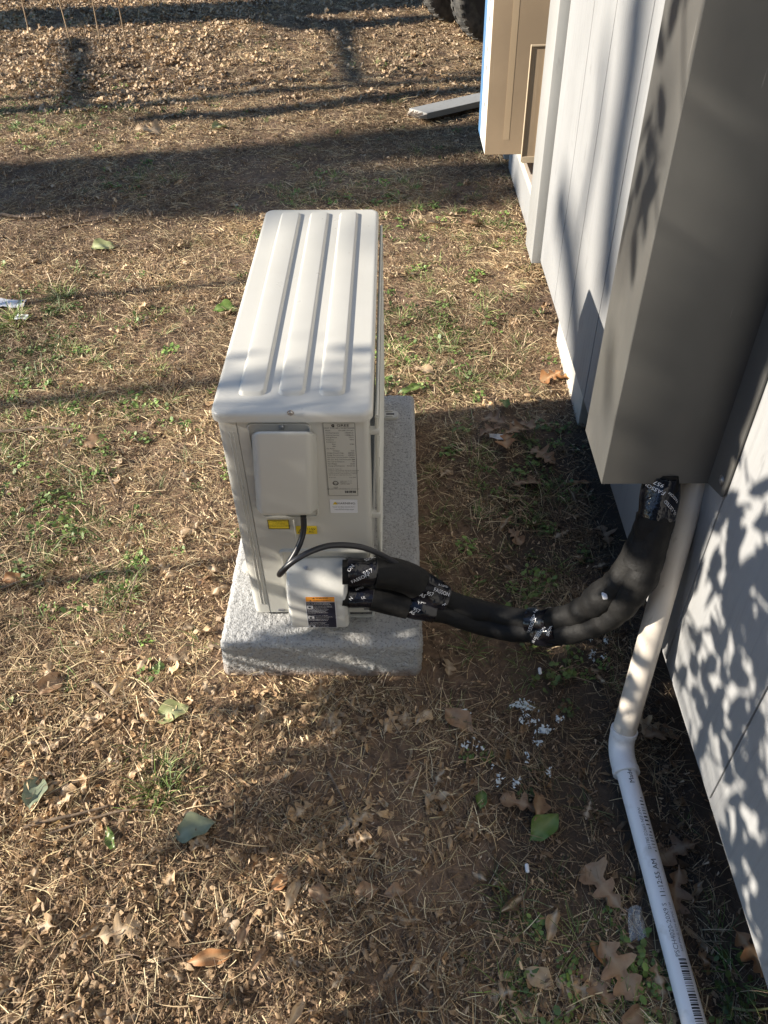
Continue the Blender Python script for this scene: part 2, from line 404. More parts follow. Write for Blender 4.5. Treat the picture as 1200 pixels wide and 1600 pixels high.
# ------------------------------------------------------------------ ground
def build_ground():
    xs = np.concatenate([np.linspace(-60, -5.2, 14), np.linspace(-5, 1.6, 420), np.linspace(1.8, 60, 14)])
    ys = np.concatenate([np.linspace(-60, -.8, 12), np.linspace(-.6, 10.0, 640), np.linspace(10.4, 90, 14)])
    X, Y = np.meshgrid(xs, ys); Z = ground_h(X, Y)
    far = (X < -5.1) | (X > 1.7) | (Y < -.7) | (Y > 10.2); Z = np.where(far, -.006, Z)
    V = np.stack([X.ravel(), Y.ravel(), Z.ravel()], 1); nx = len(xs); ny = len(ys)
    I = np.arange(nx*ny).reshape(ny, nx)
    Q = np.stack([I[:-1, :-1].ravel(), I[:-1, 1:].ravel(), I[1:, 1:].ravel(), I[1:, :-1].ravel()], 1)
    me = bpy.data.meshes.new('ground'); me.vertices.add(len(V)); me.vertices.foreach_set('co', V.ravel())
    me.loops.add(Q.size); me.loops.foreach_set('vertex_index', Q.ravel().astype(np.int32)); me.polygons.add(len(Q))
    me.polygons.foreach_set('loop_start', np.arange(0, Q.size, 4, dtype=np.int32)); me.update(calc_edges=True)
    me.attributes.new('shade_strip', 'FLOAT', 'POINT').data.foreach_set('value', shade_strip(V[:, 0], V[:, 1]).astype(np.float32))
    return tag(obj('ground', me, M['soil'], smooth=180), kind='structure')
build_ground()

# ------------------------------------------------------------------ the house (house coordinates: x out of the wall is negative, y along it, z up from the siding's bottom edge)
house = thing('house', 'white painted house wall with vertical grooved siding on the right', 'house', (0, 0, -.15), house=True)
TOPZ = 2.6
GR = [-3.2, -2.43, -2.12, -1.815, -1.51, -1.204, -.896, -.59, -.27, .083, .43, .705, 1.09]
for a, b in zip(GR[:-1], GR[1:]):
    bm = bbox_bm((-.0, a+(.0036 if a > -.2 else .0022), 0), (.014, b-(.0036 if b > -.2 else .0022), TOPZ), .0008, 1)
    obj('siding_board', bm, M['siding'], house)
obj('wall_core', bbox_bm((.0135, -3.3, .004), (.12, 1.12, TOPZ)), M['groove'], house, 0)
obj('bottom_rail', bbox_bm((.003, -3.3, -.012), (.03, 1.1, -.001), .002, 1), M['siding'], house)
# corner casing before the doorway, doorway recess, and wall beyond
obj('door_casing', bbox_bm((-.036, 1.075, -.012), (.02, 1.27, TOPZ), .003, 2), M['trim'], house)
obj('door_casing', bbox_bm((-.02, 2.352, -.012), (.12, 2.46, TOPZ), .003, 2), M['trim'], house)
obj('door_jamb', bbox_bm((.021, 1.125, .14), (.12, 1.15, TOPZ), .002, 1), M['trim'], house)
obj('door_jamb', bbox_bm((.021, 2.33, .14), (.12, 2.35, TOPZ), .002, 1), M['trim'], house)
obj('doorway_floor', bbox_bm((.003, 1.15, .10), (1.6, 2.33, .138), .002, 1), M['bare_wood'], house)
obj('threshold_wall', bbox_bm((.004, 1.272, -.05), (.03, 2.348, .098), .002, 1), M['siding'], house)
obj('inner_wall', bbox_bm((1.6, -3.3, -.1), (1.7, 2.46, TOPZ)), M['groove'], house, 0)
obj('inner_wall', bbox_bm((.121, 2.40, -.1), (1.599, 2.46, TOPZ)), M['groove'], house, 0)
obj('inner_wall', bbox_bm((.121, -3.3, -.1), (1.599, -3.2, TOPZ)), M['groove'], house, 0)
bm = hull_bm([(-.5, -3.6, TOPZ-.02), (-.5, -3.6, TOPZ+.08), (1.75, -3.6, TOPZ+.75), (1.75, -3.6, TOPZ+.65)], [(-.5, 2.6, TOPZ-.02), (-.5, 2.6, TOPZ+.08), (1.75, 2.6, TOPZ+.75), (1.75, 2.6, TOPZ+.65)])
for v in bm.verts: v.co.x = v.co.x if v.co.x > 0 else -.12
obj('roof', bm, M['dark_metal'], house, 0)
# painted foundation blocks under the siding
obj('foundation_block', bbox_bm((.016, .16, -.26), (.30, .66, -.014), .006, 2), M['pier'], house)
obj('foundation_block', bbox_bm((.016, 2.16, -.42), (.30, 2.44, -.054), .006, 2), M['pier'], house)
obj('foundation_block', bbox_bm((.05, -3.2, -.26), (.30, -2.9, -.014), .006, 2), M['pier'], house)
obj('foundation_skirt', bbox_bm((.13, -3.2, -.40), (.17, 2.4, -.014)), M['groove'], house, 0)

# ------------------------------------------------------------------ sheet metal line cover on the wall
mb = thing('line_cover', 'dark grey sheet metal chase box fixed to the white siding', 'metal box', (-.1, -.75, .43), house=True)
x0, y0, y1, z0 = -.192, -.835, -.672, .429
sh = .0016
obj('front_face', bbox_bm((x0, y0, z0), (-.004, y0+sh, 2.3), .0006, 1), M['sheet'], mb)
obj('side_face', bbox_bm((x0, y0+sh+.0002, z0), (x0+sh, y1, 2.3), .0006, 1), M['sheet'], mb)
obj('rear_face', bbox_bm((x0+sh+.0003, y1-sh, z0), (-.004, y1, 2.3), .0006, 1), M['sheet'], mb)
bm = hull_bm([(-.0055, y0-.0005, z0+.002), (-.0055, y0-.062, z0+.020), (-.0055, y0-.068, z0+.030), (-.0055, y0-.068, 2.3), (-.0055, y0-.0005, 2.3)],
             [(-.0025, y0-.0005, z0+.002), (-.0025, y0-.062, z0+.020), (-.0025, y0-.068, z0+.030), (-.0025, y0-.068, 2.3), (-.0025, y0-.0005, 2.3)])
for v in bm.verts:
    if abs(v.co.z-(z0+.020)) < 1e-4: v.co.z = z0+.006+.016
obj('mounting_flange', bm, M['sheet'], mb, 0)
obj('mounting_flange', bbox_bm((-.0055, y1+.0005, z0), (-.0025, y1+.06, 2.3)), M['sheet'], mb, 0)
def screw_geo(c, nrm, r=.006, h=.003):
    nrm = _n(nrm); a = _n(np.cross(nrm, [.3, .2, .9])); b = np.cross(nrm, a); R = []
    c = np.array(c, float)
    for rr, hh in ((1.5, 0), (1.5, .25), (1.0, .3), (1.0, .7), (.75, 1.0), (.3, 1.02), (.25, .7)):
        R.append([tuple(c+nrm*h*hh+(a*math.cos(t)+b*math.sin(t))*r*rr) for t in np.linspace(0, 2*math.pi, 14, endpoint=False)])
    return rings(R)
obj('screw', screw_geo((-.0055, -.880, z0+.045), (-1, 0, 0)), M['zinc'], mb)
obj('screw', screw_geo((-.0055, -.880, z0+.9), (-1, 0, 0)), M['zinc'], mb)

# ------------------------------------------------------------------ concrete pad
V, Fc, Nn = rounded_box((-.393, 1.030, -.012), (.067, 1.988, .117), .016, .0028)
fine = .6*vnoise(V[:, 0]*150+V[:, 2]*90, V[:, 1]*150+V[:, 2]*110, 2)+.4*vnoise(V[:, 0]*260+V[:, 2]*190, V[:, 1]*260+V[:, 2]*210, 6)-.5
coarse = fbm(V[:, 0]*14, V[:, 1]*14+V[:, 2]*17, 8, 3)-.45
smoothside = np.clip((V[:, 0]+.02)/.03, 0, 1)*.6*np.clip((V[:, 1]-1.12)/.05, 0, 1)
V = V+Nn*((fine*.0046*(1-smoothside*.75)+coarse*.0022)[:, None])
low = np.clip((.117-V[:, 2])/.11, 0, 1); V[:, 1] -= low*.004*(V[:, 1] < 1.06); V[:, 0] -= low*.006*(V[:, 0] < -.37)
me = bpy.data.meshes.new('concrete_pad'); me.from_pydata(V.tolist(), [], [tuple(f) for f in Fc])
pad = tag(obj('concrete_pad', me, M['pad'], smooth=60, base=(-.163, 1.5, 0)), 'rough grey stucco coated equipment pad lying on the dry grass', 'concrete pad')

# ------------------------------------------------------------------ outdoor unit
YP = 1.114; UX0, UX1 = -.322, -.044; UZ0, UZ1 = .128, .695
ac = thing('air_conditioner', 'beige outdoor air conditioner unit standing on the grey pad', 'air conditioner', (-.183, 1.54, .117))
lx0, lx1, ly0, ly1, lz = -.329, -.036, 1.104, 1.977, .709
R = []
for ins, z in ((.003, lz-.0205), (.000, lz-.0195), (0, lz-.0085), (.0006, lz-.0055), (.0020, lz-.0028), (.0042, lz-.0011), (.0070, lz-.0002), (.0100, lz)):
    R.append([(x, y, z) for x, y in rr_outline(lx0+ins, lx1-ins, ly0+ins, ly1-ins, .022-ins*.6, 8)])
lid = obj('top_lid', rings(R), M['ac_lid'], ac, 40)
w = lx1-lx0
for a, b in ((.043, .096), (.117, .168), (.192, .242)):
    R = []
    for ins, z in ((0, -.0006), (.0008, .0002), (.0042, .0052), (.0054, .0062), (.0072, .0066)):
        R.append([(x, y, lz+z) for x, y in rr_outline(lx0+a+ins, lx0+b-ins, 1.157+ins*1.3, 1.950-ins*1.3, max(.014-ins, .003), 5)])
    obj('raised_rib', rings(R), M['ac_lid'], lid, 60)
obj('screw', screw_geo(ony(454, 645, ly0-.0003)*[1, 0, 1]+[0, ly0-.0003, 0], (0, -1, 0), .0042), M['zinc'], lid)
# casing
fr = bmesh.new(); bm = bbox_bm((UX0, YP, UZ0), (UX0+.036, 1.968, UZ1))
ed = [e for e in bm.edges if abs(e.verts[0].co.z-e.verts[1].co.z) > .1 and e.verts[0].co.x < UX0+.01]
bmesh.ops.bevel(bm, geom=ed, offset=.017, segments=6, profile=.5, affect='EDGES')
fr.free(); frp = obj('front_panel', bm, M['ac'], ac, 40)
for xa, xb in ((UX0+.0195, UX0+.0225), (UX0+.0265, UX0+.029)):
    obj('pressed_line', bbox_bm((xa, YP-.0014, UZ0+.03), (xb, YP+.001, UZ1-.035), .001, 2), M['ac'], frp, 60)
bm = bbox_bm((UX0+.0370, YP+.0006, UZ0), (UX1, YP+.075, UZ1))
ed = [e for e in bm.edges if abs(e.verts[0].co.z-e.verts[1].co.z) > .1 and e.verts[0].co.x > UX1-.01 and e.verts[0].co.y < YP+.01]
bmesh.ops.bevel(bm, geom=ed, offset=.012, segments=5, profile=.5, affect='EDGES')
side = obj('side_panel', bm, M['ac'], ac, 40)
obj('base_pan', bbox_bm((UX0+.004, YP+.006, .120), (UX1-.004, 1.962, UZ0+.002), .002, 1), M['ac'], ac)
obj('rear_coil', bbox_bm((UX0+.037, YP+.077, UZ0+.003), (UX1-.014, 1.955, UZ1-.001)), M['ac_dark'], ac, 0)
# coil fins on the rear face (joined) and the wire guard in front of them
gs = []
for i in range(150):
    y = 1.20+i*.005; bm = None
    gs.append(([(UX1-.0135, y, UZ0+.01), (UX1-.0135, y+.0012, UZ0+.01), (UX1-.0135, y+.0012, UZ1-.01), (UX1-.0135, y, UZ1-.01), (UX1-.0095, y, UZ0+.01), (UX1-.0095, y+.0012, UZ0+.01), (UX1-.0095, y+.0012, UZ1-.01), (UX1-.0095, y, UZ1-.01)],
               [(4, 5, 6, 7), (0, 4, 7, 3), (1, 2, 6, 5), (0, 1, 5, 4), (3, 7, 6, 2)]))
o = obj('coil_fins', join(*gs), mat('aluminium_fin', (.22, .25, .27), .4, .6), ac, 0); o['kind'] = 'stuff'
guard = obj('guard_frame', join(*[tube(p, .0035, 10, 8) for p in (
    [(UX1+.014, YP+.03, .16), (UX1+.014, YP+.03, .672)], [(UX1+.014, 1.955, .16), (UX1+.014, 1.955, .672)],
    [(UX1+.014, YP+.03, .672), (UX1+.014, 1.955, .672)], [(UX1+.014, YP+.03, .16), (UX1+.014, 1.955, .16)])]), M['wire'], ac)
for i in range(15):
    y = YP+.075+i*.0545
    obj('guard_wire', tube([(UX1+.014, y, .16), (UX1+.014, y, .672)], .0016, 8, 6), M['wire'], guard)
for i in range(9):
    z = .205+i*.0525
    obj('guard_wire', tube([(UX1+.0175, YP+.03, z), (UX1+.0175, 1.955, z)], .0016, 8, 6), M['wire'], guard)
for z in (.20, .42, .64):
    obj('guard_clip', bbox_bm((UX1-.001, YP+.022, z-.006), (UX1+.019, YP+.036, z+.006), .002, 2), M['ac'], guard)
# fan grille on the yard side
cx = UX0-.004; cy, cz = 1.60, .41
fan = obj('fan_opening', rings([[(UX0-.0005-h, cy+r*math.cos(t), cz+r*math.sin(t)) for t in np.linspace(0, 2*math.pi, 48, endpoint=False)] for r, h in ((.235, 0), (.232, .002), (.225, .003), (.224, .0005))]), M['ac_dark'], ac)
for r in np.linspace(.04, .225, 12):
    obj('grille_ring', tube([(cx, cy+r*math.cos(t), cz+r*math.sin(t)) for t in np.linspace(0, 2*math.pi, 33)], .0018, 66, 6), M['ac'], fan)
for k in range(8):
    t = k*math.pi/4; obj('grille_spoke', tube([(cx-.003, cy+.03*math.cos(t), cz+.03*math.sin(t)), (cx-.003, cy+.23*math.cos(t), cz+.23*math.sin(t))], .002, 8, 6), M['ac'], fan)
# feet on the pad
for yy in (1.262, 1.872):
    R = [[(x, y, z) for x, y in rr_outline(-.372+i, .016-i, yy-.019+i, yy+.019-i, .014, 5)] for i, z in ((0, .1165), (0, .1235), (.001, .1255))]
    ft = obj('mounting_foot', rings(R), M['ac'], ac)
    obj('bolt_slot', bbox_bm((-.020, yy-.0035, .1245), (.004, yy+.0035, .1262), .0006, 1), M['black_ink'], ft)
    obj('foot_rib', bbox_bm((-.022, yy+.010, .125), (.000, yy+.0145, .1285), .0012, 2), M['ac'], ft)
    obj('foot_rib', bbox_bm((-.022, yy-.0145, .125), (.000, yy-.010, .1285), .0012, 2), M['ac'], ft)
def fxz(u, v, d=0.0): p = ony(u, v, YP-d); return p[0], p[2]
def frame_on_face(u0, v0, u1, v1, wd, h, r, name, parent):
    xa, zb = fxz(u0, v0); xb, za = fxz(u1, v1)
    outl = lambda ins, y: [(x, y, z) for x, z in rr_outline(xa+ins, xb-ins, za+ins, zb-ins, max(r-ins, .002), 5)]
    return obj(name, rings([outl(0, YP+.001), outl(.0008, YP-h), outl(wd-.0008, YP-h), outl(wd, YP-.0002)], capt=False), M['ac'], parent, 60)
frame_on_face(384, 660, 499, 808, .0045, .0036, .012, 'pressed_frame', side)
frame_on_face(436, 858, 586, 962, .006, .006, .010, 'valve_frame', side)
obj('screw', screw_geo((fxz(440, 667)[0], YP, fxz(440, 667)[1]), (0, -1, 0), .0044), M['zinc'], side)
xa, zt = fxz(458, 812); xb, zb_ = fxz(465, 852)
obj('pressed_ridge', bbox_bm((xa, YP-.0025, zb_), (xa+.0035, YP+.001, zt), .0012, 2), M['ac'], side, 60)
for (u, v) in ((440, 953), (574, 951)):
    x, z = fxz(u, v)
    obj('casing_slot', bbox_bm((x-.008, YP-.0012, z-.004), (x+.008, YP+.002, z+.004), .001, 1), M['grey_ink'], side)
# electrical cover
def frustum(base, front, d0, d1, bev, seg=4):
    (a0, b0, a1, b1) = base; (c0, e0, c1, e1) = front
    A = [(*_xz(u, v, d0),) for u, v in ((a0, b0), (a1, b0), (a1, b1), (a0, b1))]
    B = [(*_xz(u, v, d1),) for u, v in ((c0, e0), (c1, e0), (c1, e1), (c0, e1))]
    return hull_bm(A, B, bev, seg)
def _xz(u, v, d): p = ony(u, v, YP-d); return (p[0], YP-d, p[2])
ec = obj('electrical_cover', hull_bm([_xz(391, 675, -.001), _xz(497, 675, -.001), _xz(499, 797, -.001), _xz(400, 797, -.001)],
        [_xz(398, 674, .036), _xz(484, 674, .036), _xz(485, 806, .050), _xz(407, 806, .050)], .009, 5), M['ac'], ac, 50)
# valve cover
def valve_profile(x, sh=0):
    f = [(YP+.002, .322), (YP-.020, .318-sh), (YP-.052, .286-sh), (YP-.064, .250), (YP-.066, .152), (YP+.002, .150)]
    return [(x, y, z) for y, z in f]
vx0 = _xz(447, 930, .06)[0]; vx1 = _xz(543, 930, .06)[0]
vc = obj('valve_cover', hull_bm(valve_profile(vx0, .004), valve_profile(vx1), .0105, 5), M['cover'], ac, 50)
R = [[(vx0+.053+.038*math.cos(t)*s_, YP-.040-h-.010*math.sin(t)*s_, .2985+.0155*math.sin(t)*s_-h) for t in np.linspace(0, 2*math.pi, 28, endpoint=False)] for s_, h in ((1.0, -.004), (.95, .001), (.86, .0025))]
obj('screw', screw_geo((vx0+.045, YP-.026, .312), (0, -.55, .83), .0032), M['zinc'], vc)
# labels
def plate(name, x0_, x1_, z0_, z1_, y, material, parent, r=.003, t=.0007):
    return obj(name, rings([[(x, y+t, z) for x, z in rr_outline(x0_, x1_, z0_, z1_, r, 3)], [(x, y, z) for x, z in rr_outline(x0_, x1_, z0_, z1_, r, 3)]]), material, parent, 0)
def lines_geo(L, X0, X1, Z1, y):
    """rows of print: (z below the top, left text, right text, size, centred text)"""
    gs = []
    for dz, lt, rt, sz, ct in L:
        mp = lambda ox: (lambda a, b: (ox+a, y, Z1-dz+b))
        if lt: gs.append(text_geo(lt, sz, mp(X0), 'LEFT', .012))
        if rt: gs.append(text_geo(rt, sz, mp(X1), 'RIGHT', .012))
        if ct: gs.append(text_geo(ct, sz, mp((X0+X1)/2), 'CENTER', .02))
    return join(*gs)
nx0, nz1 = fxz(503.8, 659.5); nx1, nz0 = fxz(561, 774.5); nx1 -= .001
npx = plate('nameplate', nx0, nx1, nz0, nz1, YP-.0008, M['label_grey'], side, .0035)
obj('nameplate_border', join(*[([(a, YP-.0012, b), (c, YP-.0012, b), (c, YP-.0012, d), (a, YP-.0012, d)], [(0, 1, 2, 3)]) for a, b, c, d in (
    (nx0+.001, nz1-.0016, nx1-.001, nz1-.001), (nx0+.001, nz0+.001, nx1-.001, nz0+.0016), (nx0+.0008, nz0+.002, nx0+.0014, nz1-.002), (nx1-.0014, nz0+.002, nx1-.0008, nz1-.002))]), M['black_ink'], npx, 0)
Wn = nx1-nx0; Hn = nz1-nz0
rows = [('Model', 'LIV12HP115V1AO'), ('Cooling Capacity', '12000Btu/h'), ('Heating Capacity', '13000Btu/h'), ('Voltage/Phase', '115V~'), ('Frequency', '60Hz'), ('Compressor', ''),
        ('           RLA', '10.8A'), ('           LRA', ''), ('Fan Motor', ''), ('           Outdoor', '0.4A'), ('Design Pressure High', '550PSIG'), ('Design Pressure Low', '240PSIG'), ('Max Over Current Protect. Size', '15A'),
        ('Min. Cir. Amp. and Disconnect Size', '15A'), ('Min. Circuit Ampacity', '15A'), ('Net Weight', '66.2lb'), ('Charge of Refrigerant', 'R410A 2.3')]
L = [(.072*Hn, '', '', .0062, 'SPLIT TYPE AIR CONDITIONER')]
L[0] = (.078*Hn, '', '', .0040, 'SPLIT TYPE AIR CONDITIONER')
L += [(Hn*(.108+.0292*i), a, b, .0036, '') for i, (a, b) in enumerate(rows)]
L += [(Hn*(.615+.021*i), s_, '', .0026, '') for i, s_ in enumerate(('Suitable for outdoor use', 'Conforms to UL standard for heating and cooling equip', 'Certified to CSA standard for safety of appliances and', 'electrical equipment, read manual before installation', 'Field wiring must comply with local codes'))]
L += [(Hn*.735, 'Product No.', 'Date 2020', .0028, ''), (Hn*.90, '', '', .0031, 'GREE ELECTRIC APPLIANCES INC. OF ZHUHAI')]
g1 = lines_geo(L, nx0+.004, nx1-.004, nz1, YP-.0013)
gre = text_geo('GREE', .0080, lambda a, b: (nx0+Wn*.42+a, YP-.0013, nz1-Hn*.052+b), 'LEFT', .035, 1.25)
dots = []
def disc(cx_, cz_, ra, rb, y, a0=0, a1=2*math.pi, k=18):
    t = np.linspace(a0, a1, k); V = [(cx_, y, cz_)]+[(cx_+ra*math.cos(q), y, cz_+rb*math.sin(q)) for q in t]
    return V, [(0, i+1, i+2) for i in range(k-1)]
def arc(cx_, cz_, r0, r1, y, a0, a1, k=18):
    t = np.linspace(a0, a1, k); V = [(cx_+r*math.cos(q), y, cz_+r*math.sin(q)) for q in t for r in (r0, r1)]
    return V, [(2*i, 2*i+1, 2*i+3, 2*i+2) for i in range(k-1)]
logo = join(arc(nx0+Wn*.32, nz1-Hn*.040, .0014, .0034, YP-.0013, .9, 5.2), disc(nx0+Wn*.335, nz1-Hn*.044, .0016, .0016, YP-.0013))
etl = join(arc(nx0+Wn*.27, nz0+Hn*.19, .0042, .0056, YP-.0013, 0, 6.283), text_geo('ETL', .0045, lambda a, b: (nx0+Wn*.27+a, YP-.0013, nz0+Hn*.176+b), 'CENTER', .03),
           text_geo('Intertek\nLISTED', .0026, lambda a, b: (nx0+Wn*.27+a, YP-.0013, nz0+Hn*.128+b), 'CENTER', .01),
           text_geo('Conforms to UL Std.\n60335-2-40\nCertified to CSA Std.\nC22.2 No. 60335', .0027, lambda a, b: (nx0+Wn*.42+a, YP-.0013, nz0+Hn*.215+b), 'LEFT', .01))
bars = []
x = nx0+Wn*.56
while x < nx1-.006:
    ww = random.choice((.0004, .0008, .0012)); bars.append(([(x, YP-.0013, nz0+.0085), (x+ww, YP-.0013, nz0+.0085), (x+ww, YP-.0013, nz0+.0145), (x, YP-.0013, nz0+.0145)], [(0, 1, 2, 3)])); x += ww+random.choice((.0004, .0006, .001))
obj('lettering', join(g1, gre, logo, etl, *bars), M['black_ink'], npx, 0)
o_x0, o_z1 = fxz(515, 780.5); o_x1, o_z0 = fxz(560, 801)
wl = plate('warning_label', o_x0, o_x1-.001, o_z0, o_z1, YP-.0008, M['label_white'], side, .001)
def triangle(cx_, cz_, s, y): return [(cx_-s*.6, y, cz_), (cx_+s*.6, y, cz_), (cx_, y, cz_+s)], [(0, 1, 2)]
oc = (o_x0+o_x1)/2
obj('lettering', join(text_geo('WARNING:', .0078, lambda a, b: (oc+.004+a, YP-.0013, o_z1-.012+b), 'CENTER', .03),
    text_geo('Cancer and Reproductive Harm -', .0042, lambda a, b: (oc+a, YP-.0013, o_z1-.0205+b), 'CENTER', .02, .82), text_geo('www.P65Warnings.ca.gov', .0042, lambda a, b: (oc+a, YP-.0013, o_z1-.0275+b), 'CENTER', .02, .9)), M['black_ink'], wl, 0)
obj('warning_symbol', join(triangle(oc-.0175, o_z1-.0125, .008, YP-.0013)), M['label_yellow'], wl, 0)
y_x0, y_z1 = fxz(417.5, 812); y_x1, y_z0 = fxz(453, 826)
yl = plate('caution_label', y_x0, y_x1, y_z0, y_z1, YP-.0008, M['label_yellow'], side, .0008)
obj('label_border', join(*[([(a, YP-.0012, b), (c, YP-.0012, b), (c, YP-.0012, d), (a, YP-.0012, d)], [(0, 1, 2, 3)]) for a, b, c, d in (
    (y_x0, y_z1-.0016, y_x1, y_z1), (y_x0, y_z0, y_x1, y_z0+.0016), (y_x0, y_z0+.0016, y_x0+.0014, y_z1-.0016), (y_x1-.0014, y_z0+.0016, y_x1, y_z1-.0016))]), M['black_ink'], yl, 0)
yc = (y_x0+y_x1)/2
obj('lettering', join(*[text_geo(s_, .0036, (lambda dz: (lambda a, b: (yc+a, YP-.0013, y_z1-dz+b)))(dz), 'CENTER', .015) for s_, dz in (('USE COPPER SUPPLY WIRES', .0062), ('DO NOT USE AL', .0125), ('SEE WIRING DIAGRAM INSIDE', .0185))]), M['black_ink'], yl, 0)
v_x0, v_z1 = fxz(461.6, 821.8); v_x1, v_z0 = fxz(496, 834)
vl = plate('voltage_label', v_x0, v_x1, v_z0, v_z1, YP-.0008, M['label_yellow'], side, .0008)
vcx = v_x0+(v_x1-v_x0)*.73
tri = [(v_x0+.004+q[0]*.011, YP-.0013, v_z0+.004+q[1]*.012) for q in ((0, 0), (1, 0), (.5, 1))]; tri2 = [(v_x0+.0059+q[0]*.0072, YP-.0013, v_z0+.0052+q[1]*.0078) for q in ((0, 0), (1, 0), (.5, 1))]
obj('lettering', join(text_geo('115V', .0088, lambda a, b: (vcx+a, YP-.0013, v_z0+.0125+b), 'CENTER', .03), text_geo('AC', .0088, lambda a, b: (vcx+a, YP-.0013, v_z0+.0042+b), 'CENTER', .03),
    (tri+tri2, [(0, 1, 4, 3), (1, 2, 5, 4), (2, 0, 3, 5)])), M['black_ink'], vl, 0)
# shock warning on the valve cover, bending over its front
def vsurf(z):      # y of the cover's front at height z
    pts = [(.152, YP-.066), (.250, YP-.064), (.286, YP-.052), (.318, YP-.020)]
    return float(np.interp(z, [p[0] for p in pts], [p[1] for p in pts]))
sx0 = _xz(476.5, 940, .066)[0]; sx1 = _xz(524, 940, .066)[0]; sz1 = .2615; sz0 = .1585
zs = np.linspace(sz0, sz1, 12)
def sheet(x0_, x1_, za, zb, off): 
    q = np.linspace(za, zb, 8); V = []
    for z in q: V += [(x0_, vsurf(z)-off, z), (x1_, vsurf(z)-off, z)]
    return V, [(2*i, 2*i+1, 2*i+3, 2*i+2) for i in range(7)]
sw = obj('shock_label', sheet(sx0, sx1, sz0, sz1, .0009), M['label_white'], vc, 0)
Hs = sz1-sz0; Ws = sx1-sx0
sh_o = obj('shock_label', sheet(sx0+.0016, sx1-.0016, sz1-Hs*.135, sz1-.0018, .0013), M['label_orange'], vc, 0)
sh_n = obj('shock_label', sheet(sx0+.0016, sx1-.0016, sz0+.0012, sz1-Hs*.15, .0013), M['label_navy'], vc, 0)
mp = lambda ox, oz: (lambda a, b: (ox+a, vsurf(oz+b)-.0017, oz+b))
scx = (sx0+sx1)/2
obj('lettering', join(text_geo('WARNING', .0055, mp(scx+.004, sz1-Hs*.064), 'CENTER', .03), text_geo('AVERTISSEMENT', .0052, mp(scx+.004, sz1-Hs*.122), 'CENTER', .03),
    ([(scx-.0165, vsurf(sz1-Hs*.06)-.0017, sz1-Hs*.066), (scx-.0115, vsurf(sz1-Hs*.06)-.0017, sz1-Hs*.066), (scx-.014, vsurf(sz1-Hs*.04)-.0017, sz1-Hs*.025)], [(0, 1, 2)]),
    ([(scx-.0235, vsurf(sz1-Hs*.12)-.0017, sz1-Hs*.124), (scx-.0185, vsurf(sz1-Hs*.12)-.0017, sz1-Hs*.124), (scx-.021, vsurf(sz1-Hs*.10)-.0017, sz1-Hs*.083)], [(0, 1, 2)])), M['black_ink'], vc, 0)
wt = [(.195, 'RISK OF ELECTRIC SHOCK', .0043, sx0+.0025), (.235, 'CAN CAUSE INJURY OR DEATH', .0037, sx0+.0025), (.285, 'DISCONNECT ALL REMOTE', .0031, sx0+Ws*.29), (.318, 'ELECTRIC POWER SUPPLIES', .0031, sx0+Ws*.29), (.351, 'BEFORE SERVICING', .0031, sx0+Ws*.29),
      (.395, 'RISQUE DE CHOC ELECTRIQUE', .0033, sx0+.003), (.43, 'PEUT CAUSER DES BLESSURES', .0033, sx0+.003), (.465, 'OU ETRE MORTEL COUPER', .0033, sx0+.003), (.50, 'TOUTES LES SOURCES AVANT', .0033, sx0+.003), (.535, 'ENTRETIEN', .0033, sx0+.003),
      (.60, 'HOT SURFACE RISK OF BURN', .0033, sx0+.003), (.64, 'ALLOW TO COOL BEFORE', .0031, sx0+Ws*.29), (.675, 'SERVICING THE UNIT', .0031, sx0+Ws*.29), (.72, 'SURFACE CHAUDE RISQUE DE', .0033, sx0+.003), (.755, 'BRULURE LAISSER REFROIDIR', .0033, sx0+.003),
      (.83, 'TO PREVENT ACCIDENT', .0033, sx0+.006), (.865, 'REPLACE ALL COVERS', .0033, sx0+.006), (.905, 'REMETTRE TOUS LES CAPOTS', .0033, sx0+.003), (.955, 'AVANT DE METTRE', .0031, sx0+Ws*.29)]
obj('lettering', join(*[text_geo(s_, sz, mp(x_, sz1-Hs*f_), 'LEFT', .02) for f_, s_, sz, x_ in wt]), M['white_ink'], vc, 0)
for a_, b_ in ((.26, .36), (.61, .69), (.925, .975)): obj('pictogram', sheet(sx0+.003, sx0+Ws*.25, sz1-Hs*b_, sz1-Hs*a_, .0016), M['white_ink'], vc, 0)
for q in (.31, .655, .95): obj('pictogram_hand', disc(sx0+.0085, sz1-Hs*q, .0032, .0030, vsurf(sz1-Hs*q)-.0021), M['black_ink'], vc, 0)

# ------------------------------------------------------------------ power cable
pc = [ony(474, 806, YP-.026), ony(474, 830, YP-.035), ony(466, 855, YP-.055), ony(450, 882, YP-.075), ony(437, 898, YP-.085), ony(440, 893, YP-.092), ony(460, 876, YP-.088), ony(490, 860, YP-.070), ony(520, 852, YP-.050), ony(560, 854, YP-.035), ony(590, 864, YP-.03), ony(615, 878, YP-.025), ony(640, 895, YP-.02)]
ct = Tube(pc, 90)
o = obj('power_cable', ct.geo(.0062, n=120, k=12), M['black_cable'], base=pc[0])
tag(o, 'black power cable looping from electrical cover over the valve cover', 'cable')

